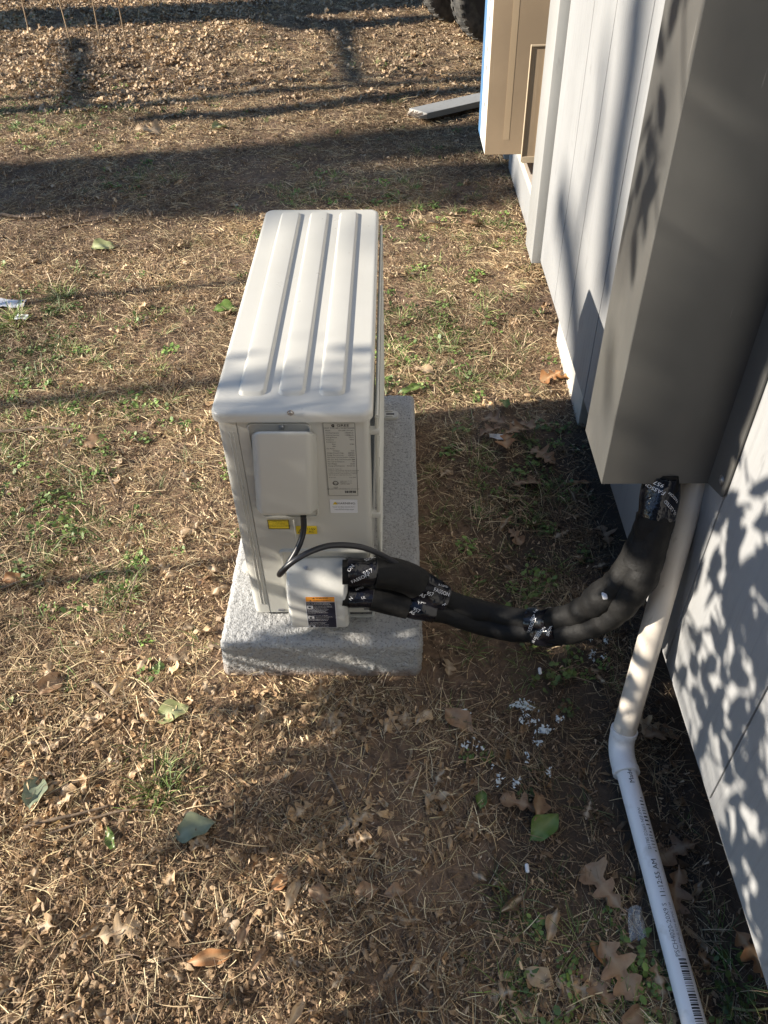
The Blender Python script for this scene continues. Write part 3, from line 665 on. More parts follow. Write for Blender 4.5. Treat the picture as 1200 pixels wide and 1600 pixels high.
# ------------------------------------------------------------------ insulated refrigerant lines
ls = thing('insulated_line_set', 'pair of black foam insulated pipes curving from unit up behind the metal box', 'insulated pipes', tuple(ony(545, 915, 1.075)))
A = [ony(535, 893, 1.078), ony(575, 893, 1.08), ony(606, 895, 1.085), ony(640, 905, 1.09), ony(665, 921, 1.088), ony(700, 940, 1.08), ony(760, 958, 1.065), ony(820, 968, 1.035), ony(858, 970, 1.01), ony(900, 958, .985), ony(945, 930, .97), ony(985, 890, .975), ony(1008, 845, .99), ony(1021, 800, 1.01), ony(1031, 752, 1.04), ony(1043, 690, 1.07)]
B = [ony(535, 930, 1.072), ony(575, 932, 1.074), ony(610, 940, 1.07), ony(640, 947, 1.066), ony(670, 953, 1.062), ony(700, 960, 1.06), ony(760, 978, 1.045), ony(820, 988, 1.015), ony(865, 990, .985), ony(905, 986, .96), ony(955, 962, .945), ony(996, 915, .945), ony(1017, 862, .965), ony(1029, 810, .99), ony(1038, 757, 1.03), ony(1048, 690, 1.06)]
TA = Tube(A, 160); TB = Tube(B, 160)
def l_at(T, u):        # arc length at which the tube crosses pixel column u first
    for i, p in enumerate(T.P):
        if project(p[:3])[0] >= u: return T.L[i]
    return T.L[-1]
def l_at_v(T, v):
    for i in range(len(T.P)-1, -1, -1):
        if project(T.P[i][:3])[1] >= v: return T.L[i]
    return 0
ra, rb = .0250, .0232
dent = lambda r, T, spots: (lambda l: r*(1+.27*math.exp(-((l-(spots[0]-.02))/.13)**2)-sum(.17*math.exp(-((l-s_)/.009)**2) for s_ in spots)+.03*math.sin(l*41)+.02*math.sin(l*97+1)+.028*math.sin(l*230+2*math.sin(l*30))*math.exp(-((l-spots[0]+.06)/.16)**2)))
endA = l_at_v(TA, 735); endB = l_at_v(TB, 735)
obj('foam_sleeve', TA.geo(ra, 0, endA, 150, 22, wob=.14, seed=1, rfun=dent(ra, TA, [l_at_v(TA, 905), l_at(TA, 916), l_at(TA, 955)])), M['foam'], ls, 60)
obj('foam_sleeve', TB.geo(rb, 0, endB, 150, 22, wob=.14, seed=2, rfun=dent(rb, TB, [l_at_v(TB, 885), l_at(TB, 930), l_at(TB, 962)])), M['foam'], ls, 60)
# short thick couplings next to the unit
obj('foam_coupling', TA.geo(.0355, l_at(TA, 583), l_at(TA, 652), 26, 24, rfun=lambda l: .0350), M['foam'], ls, 50)
obj('foam_coupling', TB.geo(.0300, l_at(TB, 580), l_at(TB, 634), 26, 24, rfun=lambda l: .0295), M['foam'], ls, 50)
def wrap(T, la, lb, r, seed): return obj('tape_wrap', T.geo(r, la, lb, 34, 30, wob=.17, seed=seed), M['tape'], ls, 70)
def tube_text(T, l0, ang, r, s, size, tilt=0.0, bold=.03, flip=1):
    c_, s_ = math.cos(tilt), math.sin(tilt)
    def mp_(a, b): x = a*c_-b*s_; y = a*s_+b*c_; return T.pt(l0+x, ang-flip*y/r, r)
    return text_geo(s, size, mp_, 'CENTER', bold, sub=.0035)
def best_ang(T, l):     # the side of the tube that faces the eye
    p, t, a, b = T.at(l); e = EYE-p; return math.atan2(np.dot(e, b), np.dot(e, a))
def tape(T, la, lb, r, seed, words):
    tp = wrap(T, la, lb, r, seed); gs = []
    for frac, da, s_, size, tilt in words:
        l = la+(lb-la)*frac; gs.append(tube_text(T, l, best_ang(T, l)+da, r*1.11, s_, size, tilt))
    if gs: obj('lettering', join(*gs), M['white_ink'], tp, 0)
    return tp
tape(TA, l_at(TA, 540), l_at(TA, 584), .0300, 3, [(.45, .55, 'FASSON', .0105, .5), (.72, .15, '957', .013, .5), (.15, -.15, 'ON', .011, .9), (.8, -.9, 'SSON', .010, .6)])
tape(TB, l_at(TB, 540), l_at(TB, 582), .0270, 4, [(.55, .2, 'UL', .008, .3), (.12, .3, 'N', .010, .9), (.4, -.5, 'LISTED', .006, .4)])
tape(TA, l_at(TA, 650), l_at(TA, 692), .0330, 5, [(.10, .5, 'AS', .013, .2), (.28, .2, '957', .013, .25), (.62, -.25, 'FASSON', .0125, .15), (.85, .35, 'F', .013, -.6), (.6, -.75, 'UL LISTED', .007, .3)])
tape(TB, l_at(TB, 632), l_at(TB, 676), .0270, 6, [(.22, .55, 'AS', .011, -.3), (.35, .3, '957', .011, -.2), (.7, -.5, 'FASSON', .012, .35)])
la, lb = l_at(TA, 826), l_at(TA, 862)
tape(TA, la, lb, .0285, 7, [(.45, .5, 'FASSON', .013, 1.0), (.55, -.1, '957', .012, .9), (.6, -.7, 'UL', .010, .9)])
la, lb = l_at(TB, 836), l_at(TB, 872)
tape(TB, la, lb, .0262, 8, [(.30, .35, 'UL LISTED', .0075, .9), (.55, .0, 'FASSON', .009, .9), (.95, -.2, 'SSON', .010, 1.2)])
# long outer jacket round both pipes on the run to the wall, and the jacket that goes up into the metal box
mid = (np.array(A)+np.array(B))/2
TM = Tube(mid, 160)
tape(TM, l_at_v(TM, 806), l_at_v(TM, 742), .0315, 9, [(.75, -.35, 'FASSON', .013, 1.2), (.92, -.1, '957', .013, 1.2), (.30, .75, 'UL LISTED', .008, 1.0), (.55, .8, 'FASSON', .008, 1.0)])
obj('foam_jacket', TM.geo(.0350, l_at_v(TM, 880), l_at_v(TM, 803), 30, 28, wob=.06, seed=4, rfun=lambda l: .0350-.004*math.exp(-((l-l_at_v(TM, 840))/.02)**2)), M['foam'], ls, 60)
gs = []
for k in range(14):
    l = l_at_v(TM, 835)+random.uniform(0, .035); p = TM.pt(l, best_ang(TM, l)+1.25+random.uniform(-.2, .3), .034); t_ = TM.at(l)[1]
    q = p+np.array([-.022*random.random()-.006, -.004, -.012-.014*random.random()])
    gs.append(([p, p+t_*.003, q], [(0, 1, 2)]))
obj('torn_tape', join(*gs), M['tape'], ls, 0)
wp = TA.pt(l_at(TA, 952), best_ang(TA, l_at(TA, 952)), ra*1.27)
V, Fc, _ = rounded_box(wp-[.005, .009, .003], wp+[.005, .009, .003], .003, .0015)
obj('white_paint_spot', (V, Fc), M['pvc'], ls, 60)

# ------------------------------------------------------------------ PVC drain pipe
pr = thing('drain_pipe', 'white plastic pipe dropping from metal box then running along wall base', 'plastic pipe', tuple(onz(968, 1160)))
ez = .034; E0 = onz(968, 1168, ez)
tpt = to_world(hpix(1084, 757, -.80)); top = E0+(tpt-E0)*1.06
bot = E0+np.array([0, 0, .0])
dv = (top-E0); 
up1 = E0+dv*(.045/np.linalg.norm(dv))
low = onz(1083, 1600, .026); dirl = _n(low-E0); lend = E0+dirl*1.05; lend[2] = ground_h(lend[0], lend[1])+.030
PU = Tube([up1-_n(dv)*.02, (up1+top)/2, top], 30); obj('upper_pipe', PU.geo(.0242, n=30, k=28), M['pvc_old'], pr, 60)
dirl = _n(lend-E0)
PL = Tube([E0+dirl*.020, E0+dirl*.5, lend], 40); lp = obj('lower_pipe', PL.geo(.0205, n=30, k=28), M['pvc'], pr, 60)
EL = Tube([E0+_n(dv)*.048, E0+_n(dv)*.026, E0+_n(dv)*.010+dirl*.006, E0+dirl*.024, E0+dirl*.060], 40)
obj('pipe_elbow', EL.geo(.0270, n=28, k=28, rfun=lambda l: .0264 if .012 < l < EL.L[-1]-.012 else .0277), M['pvc'], pr, 50)
def up_text(l, s, size, da, bold=.02): # letters running back up the pipe
    a0 = best_ang(PL, l)+da
    return text_geo(s, size, lambda a, b: PL.pt(l-a, a0+b/.0208, .0208), 'CENTER', bold)
def px_l(v): 
    for i, p in enumerate(PL.P):
        if project(p)[1] >= v: return PL.L[i]
    return PL.L[-1]
PL = Tube([E0+dirl*.020, E0+dirl*.5, lend], 200)
sgn = -1 if project(PL.pt(.2, best_ang(PL, .2)+.8, .02))[0] < project(PL.pt(.2, best_ang(PL, .2), .02))[0] else 1
R8 = sgn*.55
def up_text(l, s, size, da, bold=.02):
    a0 = best_ang(PL, l)+da
    return text_geo(s, size, lambda a, b: PL.pt(l-a, a0-sgn*b/.0208, .0209), 'CENTER', bold, sub=.003)
gs = [up_text(px_l(1212), 'Made in', .0140, R8*1.0), up_text(px_l(1377), '11:12:55 AM', .0135, R8*1.0)]
gs2 = [up_text(px_l(1455), 'PSCH4020-20X9 S', .0115, R8*.7, .01), up_text(px_l(1450), 'NSF-PW-G SCH 40 PVC 1120', .0065, R8*1.5, .01), up_text(px_l(1300), 'D1785 D2665 NSF-PW', .0085, R8*.75, .005)]
for g in gs: obj('lettering', g, M['black_ink'], lp, 0)
for g in gs2: obj('faint_lettering', g, M['grey_ink'], lp, 0)
def ticks(v0, v1, a0, a1, full):
    gs = []; l = px_l(v0); le = px_l(v1)
    while l < le:
        w_ = random.choice((.0008, .0014, .0022, .003)); b0 = best_ang(PL, l); V = []
        lo = a0 if full else a0+random.choice((0, 0, .18)); N = 5
        for q in np.linspace(lo, a1, N): V += [PL.pt(l, b0+sgn*q, .0208), PL.pt(l+w_, b0+sgn*q, .0208)]
        gs.append((V, [(2*i, 2*i+1, 2*i+3, 2*i+2) for i in range(N-1)])); l += w_+random.choice((.0012, .0018, .0026)) + (0 if full else .003)
    return join(*gs)
obj('barcode', ticks(1250, 1338, .55, .95, False), M['black_ink'], lp, 0); obj('barcode', ticks(1498, 1640, .15, .85, True), M['black_ink'], lp, 0)

# ------------------------------------------------------------------ cardboard box in the doorway and its loose flap
YB = 1.62
b0 = hpix(770, 242, YB); bl = hpix(757, 242, YB); fl = hpix(746, 246, YB+.27)
bx0 = bl[0]; bz0 = bl[2]
cb = thing('cardboard_box', 'tall brown cardboard box with blue and white printed side standing in doorway', 'cardboard box', (bx0+.15, YB+.13, bz0), house=True)
bx1 = .20
obj('front_board', bbox_bm((bx0, YB, bz0), (bx1, YB+.005, bz0+1.5), .001, 1), M['card'], cb)
obj('side_board', bbox_bm((bx0, YB+.0055, bz0+.001), (bx0+.005, YB+.36, bz0+1.5), .001, 1), M['print_white'], cb)
obj('rear_board', bbox_bm((bx0+.0055, YB+.355, bz0+.001), (bx1, YB+.36, bz0+1.5), .001, 1), M['card'], cb)
obj('inner_board', bbox_bm((bx1-.005, YB+.0055, bz0+.001), (bx1, YB+.3545, bz0+1.5), .001, 1), M['card'], cb)
obj('bottom_flap', bbox_bm((bx0+.006, YB+.006, bz0+.002), (bx1-.006, YB+.3535, bz0+.008), .001, 1), M['card'], cb)
obj('blue_stripe', bbox_bm((bx0-.0006, YB+.25, bz0+.002), (bx0+.003, YB+.359, bz0+.62)), M['print_blue'], cb, 0)
obj('printed_line', join(*[([(bx0-.0006, YB+.12+.02*j, bz0+.05+.035*i), (bx0-.0006, YB+.12+.02*j+.011, bz0+.05+.035*i), (bx0-.0006, YB+.12+.02*j+.011, bz0+.05+.035*i+.02), (bx0-.0006, YB+.12+.02*j, bz0+.05+.035*i+.02)], [(0, 1, 2, 3)]) for i in range(38) for j in range(2) if (i*7+j*3) % 5]), M['grey_ink'], cb, 0)
obj('packing_tape', bbox_bm((bx0+.075, YB-.0006, bz0+.06), (bx0+.10, YB+.001, bz0+1.49)), mat('old_tape', (.50, .38, .25), .3), cb, 0)
# narrow folded tray
c0 = hpix(816, 256, 1.33); c1 = hpix(832, 250, 1.33); c2 = hpix(838, 72, 1.33)
tz0, tz1 = c0[2], c0[2]+(c2[2]-c0[2])
tx0, tx1 = c0[0], c1[0]+.012
tr_ = thing('cardboard_tray', 'narrow folded cardboard tray standing beside the white door casing', 'cardboard tray', ((tx0+tx1)/2, 1.34, tz0), house=True)
obj('back_sheet', bbox_bm((tx0, 1.356, tz0), (tx1, 1.360, tz1), .0008, 1), M['card'], tr_)
obj('side_lip', bbox_bm((tx0-.004, 1.3515, tz0), (tx0, 1.362, tz1), .001, 1), M['card_light'], tr_)
obj('side_lip', bbox_bm((tx1, 1.3515, tz0), (tx1+.004, 1.362, tz1), .001, 1), M['card_light'], tr_)
obj('end_lip', bbox_bm((tx0+.0003, 1.3515, tz0-.004), (tx1-.0003, 1.3555, tz0+.02), .001, 1), M['card_light'], tr_)
obj('end_lip', bbox_bm((tx0+.0003, 1.3515, tz1-.006), (tx1-.0003, 1.3555, tz1), .001, 1), M['card_light'], tr_)

# ------------------------------------------------------------------ broken plank
q0 = onz(652, 182, .05); q1 = onz(800, 147, .055); ax = _n((q1-q0)*[1, 1, 0]); pv = np.array([-ax[1], ax[0], 0]); Lp = .95; wdt = .13; th = .035
def pp(a, b, c): p = q0+ax*a+pv*b; return (p[0], p[1], .022+c)
pk = thing('broken_plank', 'white painted plank with a splintered end lying on the grass by the box', 'plank', tuple(q0*[1, 1, 0]))
obj('painted_board', hull_bm([pp(.07, 0, 0), pp(.05, wdt*.5, 0), pp(.03, wdt, 0), pp(.03, wdt, th), pp(.05, wdt*.5, th), pp(.07, 0, th)], [pp(Lp, 0, 0), pp(Lp, wdt*.5, 0), pp(Lp, wdt, 0), pp(Lp, wdt, th), pp(Lp, wdt*.5, th), pp(Lp, 0, th)], .002, 1), M['trim'], pk)
gs = []
for i in range(16):
    b_ = (i+.5)/16*wdt; ln = random.uniform(-.035, .02); hh = random.uniform(.3, .95)
    V = [pp(.071-.04*b_/wdt, b_-.004, .001), pp(.071-.04*b_/wdt, b_+.004, .001), pp(.071-.04*b_/wdt, b_+.004, th*hh), pp(.071-.04*b_/wdt, b_-.004, th*hh), pp(.02+ln, b_+random.uniform(-.004, .004), th*hh*random.uniform(.2, .9))]
    gs.append((V, [(0, 1, 4), (1, 2, 4), (2, 3, 4), (3, 0, 4), (0, 3, 2, 1)]))
obj('splintered_end', join(*gs), M['bare_wood'], pk, 0)

# ------------------------------------------------------------------ wheeled vehicle at the top edge
w1 = onz(766, 62); w2 = onz(712, 32)
vh = thing('parked_vehicle', 'parked vehicle on two chunky black tyres beyond the cardboard box', 'vehicle', tuple((w1+w2)/2))
axl = _n((w2-w1)*[1, 1, 0]); rol = np.array([axl[1], -axl[0], 0]); rt = .32; tw = .19
for c in (w1, w2):
    c = c*[1, 1, 0]+[0, 0, rt-.01]
    prof = [(.19, -.085), (.22, -.095), (.27, -.098), (.300, -.088), (.316, -.065), (.32, -.03), (.32, .03), (.316, .065), (.300, .088), (.27, .098), (.22, .095), (.19, .085)]
    R = [[tuple(c+axl*h+(rol*math.cos(t)+np.array([0, 0, 1])*math.sin(t))*r) for r, h in prof] for t in np.linspace(0, 2*math.pi, 41)]
    ty = obj('tyre', rings(R, capt=False), M['rubber'], vh, 50)
    gs = []
    for k in range(34):
        t = 2*math.pi*k/34
        for sd in (-1, 1):
            tt = t+(.09 if sd > 0 else 0); P = []
            for dt, r, h in ((-.045, .315, .012), (.045, .315, .012), (.045, .298, .094), (-.045, .298, .094), (-.04, .330, .014), (.04, .330, .014), (.04, .312, .088), (-.04, .312, .088)):
                P.append(tuple(c+axl*h*sd+(rol*math.cos(tt+dt)+np.array([0, 0, 1])*math.sin(tt+dt))*r))
            gs.append((P, [(4, 5, 6, 7), (0, 1, 5, 4), (1, 2, 6, 5), (2, 3, 7, 6), (3, 0, 4, 7)]))
    obj('tread_lugs', join(*gs), M['rubber'], ty, 0)
    R = [[tuple(c+axl*h+(rol*math.cos(t)+np.array([0, 0, 1])*math.sin(t))*r) for t in np.linspace(0, 2*math.pi, 32, endpoint=False)] for r, h in ((.192, -.08), (.17, -.06), (.08, -.05), (.03, -.07), (.03, .07), (.08, .05), (.17, .06), (.192, .08))]
    obj('rim', rings(R, capb=True), M['rim'], vh, 40)
ca = w1*[1, 1, 0]+[0, 0, rt-.01]; cb_ = w2*[1, 1, 0]+[0, 0, rt-.01]
obj('axle', tube([ca, (ca+cb_)/2, cb_], .03, 10, 10), M['dark_metal'], vh)
def vbox(name, a0, a1, r0, r1, z0_, z1_, m_, bev):
    bm = bbox_bm((0, 0, 0), (1, 1, 1)); 
    bmesh.ops.bevel(bm, geom=bm.edges[:], offset=bev, segments=3, profile=.5, affect='EDGES')
    mid_ = (ca+cb_)/2
    for v in bm.verts:
        p = mid_+axl*(a0+(a1-a0)*v.co.x)+rol*(r0+(r1-r0)*v.co.y); v.co = (p[0], p[1], z0_+(z1_-z0_)*v.co.z)
    obj(name, bm, m_, vh)
vbox('chassis', -.2, .2, -.25, 1.5, .36, .5, M['dark_metal'], .04)
vbox('body', -.42, .42, -.5, 1.7, .68, 1.1, M['dark_metal'], .06)
vbox('skid_plate', -.2, .2, -.1, .9, .20, .35, M['dark_metal'], .04)

# ------------------------------------------------------------------ trees and shrub outside the frame that throw the shade
def tree(x_, y_, r, h, label, group=None, lean=(0, 0), limbs=5, seed=0, leafy=0):
    rr = random.Random(seed)
    t = thing('tree', label, 'tree', (x_, y_, -.03), group)
    P = [(x_, y_, -.03), (x_+lean[0]*.4, y_+lean[1]*.4, h*.4), (x_+lean[0], y_+lean[1], h)]
    T = Tube(P, 30); obj('trunk', T.geo(r, n=30, k=14, wob=.12, seed=seed, rfun=lambda l: r*(1-.7*(l/h))*(1+.5*math.exp(-l/.25))), M['bark'], t, 70)
    gs = []
    for i in range(limbs):
        l = h*(.5+.48*(i+.5)/limbs); p = T.at(min(l, T.L[-1]))[0]; a = rr.uniform(0, 6.28); ln = h*rr.uniform(.12, .25)
        q = p+np.array([math.cos(a)*ln, math.sin(a)*ln, ln*.7]); gs.append(tube([p, (p+q)/2+[0, 0, -.05*ln], q], r*.22, 8, 6, rfun=None))
        for j in range(3):
            a2 = a+rr.uniform(-1, 1); s_ = p+(q-p)*rr.uniform(.4, .9); e = s_+np.array([math.cos(a2)*ln*.5, math.sin(a2)*ln*.5, ln*.35]); gs.append(tube([s_, e], r*.08, 8, 5))
    if gs: obj('bare_crown', join(*gs), M['bark'], t, 60)
    return t
SL = LD[1]/LD[0]
def trunk_for(u, v, X): p = onz(u, v); return X, p[1]-SL*(p[0]-X)
G = 'trees standing left of the yard'
def back(u, v, s_): return onz(u, v)-LD*s_
def limb(t, pts, r, s_):       # loose branch added in mid-air to shade the given yard or wall pixels
    P = [(np.array(p)-LD*s_) for p in pts]
    obj('limb', tube(P, r, 24, 8, wob=.15, seed=len(pts)), M['bark'], t, 60)
wp_ = lambda u, v: to_world(wall_hit(u, v))
TR = []
for (u, v, X, r, h, lab, sd, ly) in ((0, 322, -13.0, .22, 12, 'thick dark tree trunk at the left of the yard, nearer of a pair', 1, 0), (0, 284, -12.4, .21, 12, 'thick dark tree trunk at the left of the yard, farther of a pair', 2, .3),
        (0, 207, -10.5, .10, 9, 'slender bare tree left of the yard beyond the pair of trunks', 3, .8), (0, 163, -6.0, .045, 5, 'thin sapling left of the yard beyond the slender tree', 4, .1),
        (0, 36, -9.0, .42, 11, 'broad tree trunk left of the yard near the leaf pile', 5, 0), (100, 491, -5.0, .05, 2.1, 'thin sapling left of the yard nearer than the pair of trunks', 6, .15),
        (0, 922, -3.0, .027, 1.62, 'finger thin bare sapling nearest to the air conditioner', 7, 0), (0, 655, -8.0, .10, 3.4, 'slim tree far left of the air conditioner', 8, .1)):
    x_, y_ = trunk_for(u, v, X); TR.append(tree(x_, y_, r, h, lab, G, (.02*h*math.sin(sd), ly), 4 if h > 4 else 0, sd))
limb(TR[4], [onz(122, 62), onz(134, 110), onz(124, 165)], .05, 8.5)
limb(TR[4], [onz(540, 30), onz(545, 80), onz(560, 132)], .05, 9.0)
limb(TR[4], [onz(400, 22), onz(520, 42), onz(660, 30)], .12, 9.5)
for pts, r_ in ((((-60, 300), (150, 300), (420, 290), (780, 265)), .17), (((150, 285), (420, 262), (600, 240), (790, 225)), .17), (((250, 268), (420, 240), (600, 212), (790, 196)), .14), (((60, 325), (300, 322), (560, 312), (790, 300)), .15), (((200, 338), (420, 330), (640, 322), (800, 318)), .07)):
    limb(TR[4], [onz(*q) for q in pts], r_*.85, 19.0)
limb(TR[2], [onz(250, 186), onz(400, 180), onz(560, 160), onz(740, 140)], .08, 7.0)
limb(TR[4], [wp_(1000, -40), wp_(985, 120), wp_(960, 300), wp_(945, 470)], .10, 20.0)
limb(TR[4], [wp_(945, 60), wp_(935, 200), wp_(905, 360)], .035, 18.0)
limb(TR[4], [wp_(872, 300), wp_(893, 430), wp_(905, 620)], .10, 19.0)
limb(TR[4], [wp_(975, 200), wp_(960, 330), wp_(950, 480)], .04, 12.0)

fx = lambda x, z: to_world((x, -.868, z))  # line of unseen branches added to shade the metal box front
limb(TR[5], [fx(-.1, .30), fx(-.1, .55), fx(-.1, .77)], .048, 2.7)
limb(TR[5], [fx(-.11, .76), fx(-.09, .95), fx(-.1, 1.08)], .042, 2.8)
limb(TR[5], [fx(-.1, 1.05), fx(-.1, 1.3), fx(-.1, 1.85)], .052, 2.7)
limb(TR[4], [to_world((-.2, -.70, .80)), to_world((-.2, -.76, .95)), to_world((-.2, -.73, 1.05))], .028, 13.0)
limb(TR[4], [to_world((-.2, -.79, .55)), to_world((-.2, -.72, .66))], .018, 8.0)
limb(TR[6], [(-.32, 1.10, .52), (-.10, 1.10, .46), (.0, 1.12, .43)], .016, 2.8)

# evergreen shrubs: leaf clusters set where they shade the wall foot, the near ground and the near end of the unit
def leaf_card(c, d, up, ln, wd):
    d = _n(d); s_ = _n(np.cross(d, up)); n_ = np.cross(s_, d)
    V = [c, c+d*ln*.3+s_*wd*.5+n_*.004, c+d*ln*.7+s_*wd*.42, c+d*ln, c+d*ln*.7-s_*wd*.42, c+d*ln*.3-s_*wd*.5+n_*.004, c+d*ln*.5-n_*.004]
    return V, [(0, 1, 6), (1, 2, 6), (2, 3, 6), (3, 4, 6), (4, 5, 6), (5, 0, 6)]
def shrub(name, label, base, targets, lsize, seed, hy=.35):
    rr = np.random.default_rng(seed); t = thing(name, label, 'shrub', base, 'evergreen shrubs left of the photographer'); gs = []; tips = []
    for (P, s_, spread, n) in targets:
        c0_ = np.array(P)-LD*s_
        for i in range(n):
            c = c0_+rr.normal(0, 1, 3)*spread
            u_, v_, dep = project(c)
            if dep > 0 and -60 < u_ < 1260 and -60 < v_ < 1660: continue
            d = rr.normal(0, 1, 3); d[2] -= .4; gs.append(leaf_card(c, d, rr.normal(0, 1, 3), lsize*rr.uniform(.6, 1.2), lsize*rr.uniform(.35, .5)))
        tips.append(c0_)
    obj('foliage', join(*gs), M['foliage'], t, 0)
    base = np.array(base, float); hub = np.mean(tips, axis=0); hub = hub-[.25, hy, 0]; hub[2] = max(hub[2], .9)
    st = [tube([base, base*.6+hub*.4+[-.05, -.05, .1], hub], .02, 16, 8)]
    for tp in tips[::2]: st.append(tube([hub, (hub+tp)/2+[0, 0, .03], tp], .0035, 10, 5))
    obj('stem', join(*st), M['bark'], t, 60); return t
tg = []
for (u, v, n, sp) in ((1072, 950, 10, .025), (1085, 1040, 8, .015), (1100, 1085, 14, .02), (1128, 1045, 12, .018), (1150, 1010, 22, .03), (1150, 940, 26, .045), (1190, 1000, 30, .05), (1185, 900, 34, .06), (1135, 870, 22, .05), (1170, 1130, 22, .025), (1195, 1090, 18, .035), (1128, 1160, 12, .014), (1195, 1200, 20, .03), (1150, 1225, 12, .016), (1195, 1290, 22, .035), (1165, 1300, 16, .025), (1200, 1400, 26, .04), (1185, 1360, 14, .03), (1200, 1480, 20, .04), (1120, 800, 12, .04), (1190, 820, 30, .06), (1095, 1010, 5, .012), (1060, 1060, 6, .012), (1105, 1130, 6, .012), (1085, 1160, 5, .012)):
    tg.append((wp_(u, v), random.uniform(1.7, 1.9), sp, int(n*.55)))
for (a_, b_, n) in ((-.72, .88, 6), (-.77, .96, 7), (-.70, 1.02, 4), (-.71, 1.2, 5)):
    tg.append((to_world((-.195, a_, b_)), random.uniform(2.2, 2.6), .028, n))
shrub('evergreen_shrub', 'leafy evergreen shrub beside the photographer left of the frame', (-1.75, -.75, 0), tg, .098, 3)
tg = []
for (u, v, n, sp) in ((690, 1090, 60, .07), (760, 1040, 60, .07), (800, 1120, 70, .07), (730, 1170, 70, .07), (870, 1180, 70, .07), (800, 1250, 70, .08), (900, 1300, 60, .08), (940, 1120, 70, .07), (860, 1400, 45, .08), (960, 1420, 45, .08), (790, 1490, 30, .06), (870, 1560, 34, .06), (1020, 1300, 60, .07), (990, 1560, 20, .05), (700, 1270, 18, .04), (560, 1215, 26, .035), (480, 1275, 18, .03), (520, 1225, 16, .025), (430, 1300, 8, .02), (640, 1215, 22, .035), (1070, 1450, 50, .06), (1110, 1560, 40, .06), (740, 1370, 14, .04), (680, 1440, 8, .03), (1000, 1050, 60, .06), (1030, 1180, 60, .06), (600, 1130, 20, .05), (640, 1090, 20, .04), (830, 1330, 40, .06), (940, 1230, 60, .06), (730, 1560, 14, .04), (1120, 1420, 30, .05), (1150, 1540, 26, .05), (820, 1430, 30, .05), (900, 1480, 40, .06), (930, 1590, 34, .05), (840, 1610, 30, .05), (780, 1300, 26, .04), (720, 1450, 14, .03), (1000, 1620, 26, .05), (660, 1380, 9, .025), (760, 1600, 24, .035), (780, 1400, 34, .05), (820, 1500, 40, .05), (700, 1520, 12, .03), (850, 1360, 34, .05), (720, 1340, 16, .03)):
    tg.append((onz(u, v), random.uniform(1.9, 2.4), sp, int(n*1.9)))
shrub('evergreen_shrub', 'taller spreading evergreen shrub at the left of the frame', (-2.2, -.8, 0), tg, .075, 4)
tg = []
for (x_, z_, n, sp) in ((-.31, .645, 10, .02), (-.30, .56, 12, .02), (-.26, .47, 14, .03), (-.31, .40, 10, .025), (-.20, .52, 20, .03), (-.17, .66, 16, .03), (-.10, .62, 24, .035), (-.24, .33, 12, .03), (-.07, .52, 24, .03), (-.30, .24, 8, .03), (-.06, .40, 16, .03), (-.14, .44, 12, .03), (-.12, .54, 16, .025), (-.05, .60, 16, .025), (-.22, .60, 12, .025), (-.15, .28, 8, .02), (-.08, .31, 6, .015)):
    tg.append(((x_, YP-.02, z_), random.uniform(2.2, 2.8), sp, int(n*1.15)))
for (u, v, n) in ((345, 600, 16), (352, 575, 8), (420, 615, 20), (500, 618, 22), (560, 622, 20), (400, 590, 8), (470, 600, 8), (535, 605, 10), (460, 640, 20), (540, 640, 20), (380, 640, 16)):
    tg.append((onz(u, v, .71), random.uniform(3.4, 4.4), .045, int(n*.8)))
shrub('evergreen_shrub', 'tall leafy shrub left of the frame level with the air conditioner', (-2.9, -.6, 0), tg, .058, 5, 1.15)

def sky_screen(name, x0_, x1_, y0_, y1_, h, n, seed):  # leaf screen added out of view to block low sky light
    rr = np.random.default_rng(seed); gs = []
    for i in range(n):
        c = np.array([rr.uniform(x0_, x1_), rr.uniform(y0_, y1_), h*rr.random()**.8]); c[2] *= .75+.35*vnoise(c[0]*.5, c[1]*.5, seed)
        gs.append(leaf_card(c, rr.normal(0, 1, 3), rr.normal(0, 1, 3), rr.uniform(.5, .9), rr.uniform(.35, .6)))
    o = obj(name, join(*gs), M['foliage'], smooth=0); o['kind'] = 'stuff'; o['label'] = 'added dark leaf screen blocking the low sky round the yard'
sky_screen('sky_screen', -9, 6, -8.5, -6, 9, 2600, 1)
sky_screen('sky_screen', -16, 8, 15, 18, 9, 3000, 2)
sky_screen('sky_screen', 5, 8, -6, 15, 9, 2600, 3)

# ------------------------------------------------------------------ leaves
OAK = [(0, .012), (.10, .016), (.14, .05), (.20, .13), (.27, .20), (.31, .17), (.34, .075), (.40, .085), (.47, .27), (.54, .33), (.58, .27), (.60, .11), (.66, .10), (.72, .21), (.79, .26), (.83, .20), (.86, .13), (.92, .16), (.97, .09), (1, .005)]
OAK2 = [(0, .012), (.12, .018), (.18, .08), (.26, .15), (.31, .10), (.36, .06), (.44, .22), (.52, .24), (.56, .10), (.64, .10), (.74, .28), (.84, .30), (.90, .20), (.96, .12), (1, .01)]
OVAL = [(0, .01), (.10, .014), (.16, .10), (.28, .21), (.42, .27), (.56, .275), (.70, .23), (.84, .14), (.94, .06), (1, .004)]
BROAD = [(0, .01), (.08, .014), (.13, .10), (.25, .22), (.42, .29), (.58, .29), (.74, .23), (.88, .12), (.96, .05), (1, .004)]
LANCE = [(0, .01), (.12, .06), (.30, .13), (.50, .16), (.70, .13), (.88, .06), (1, .004)]
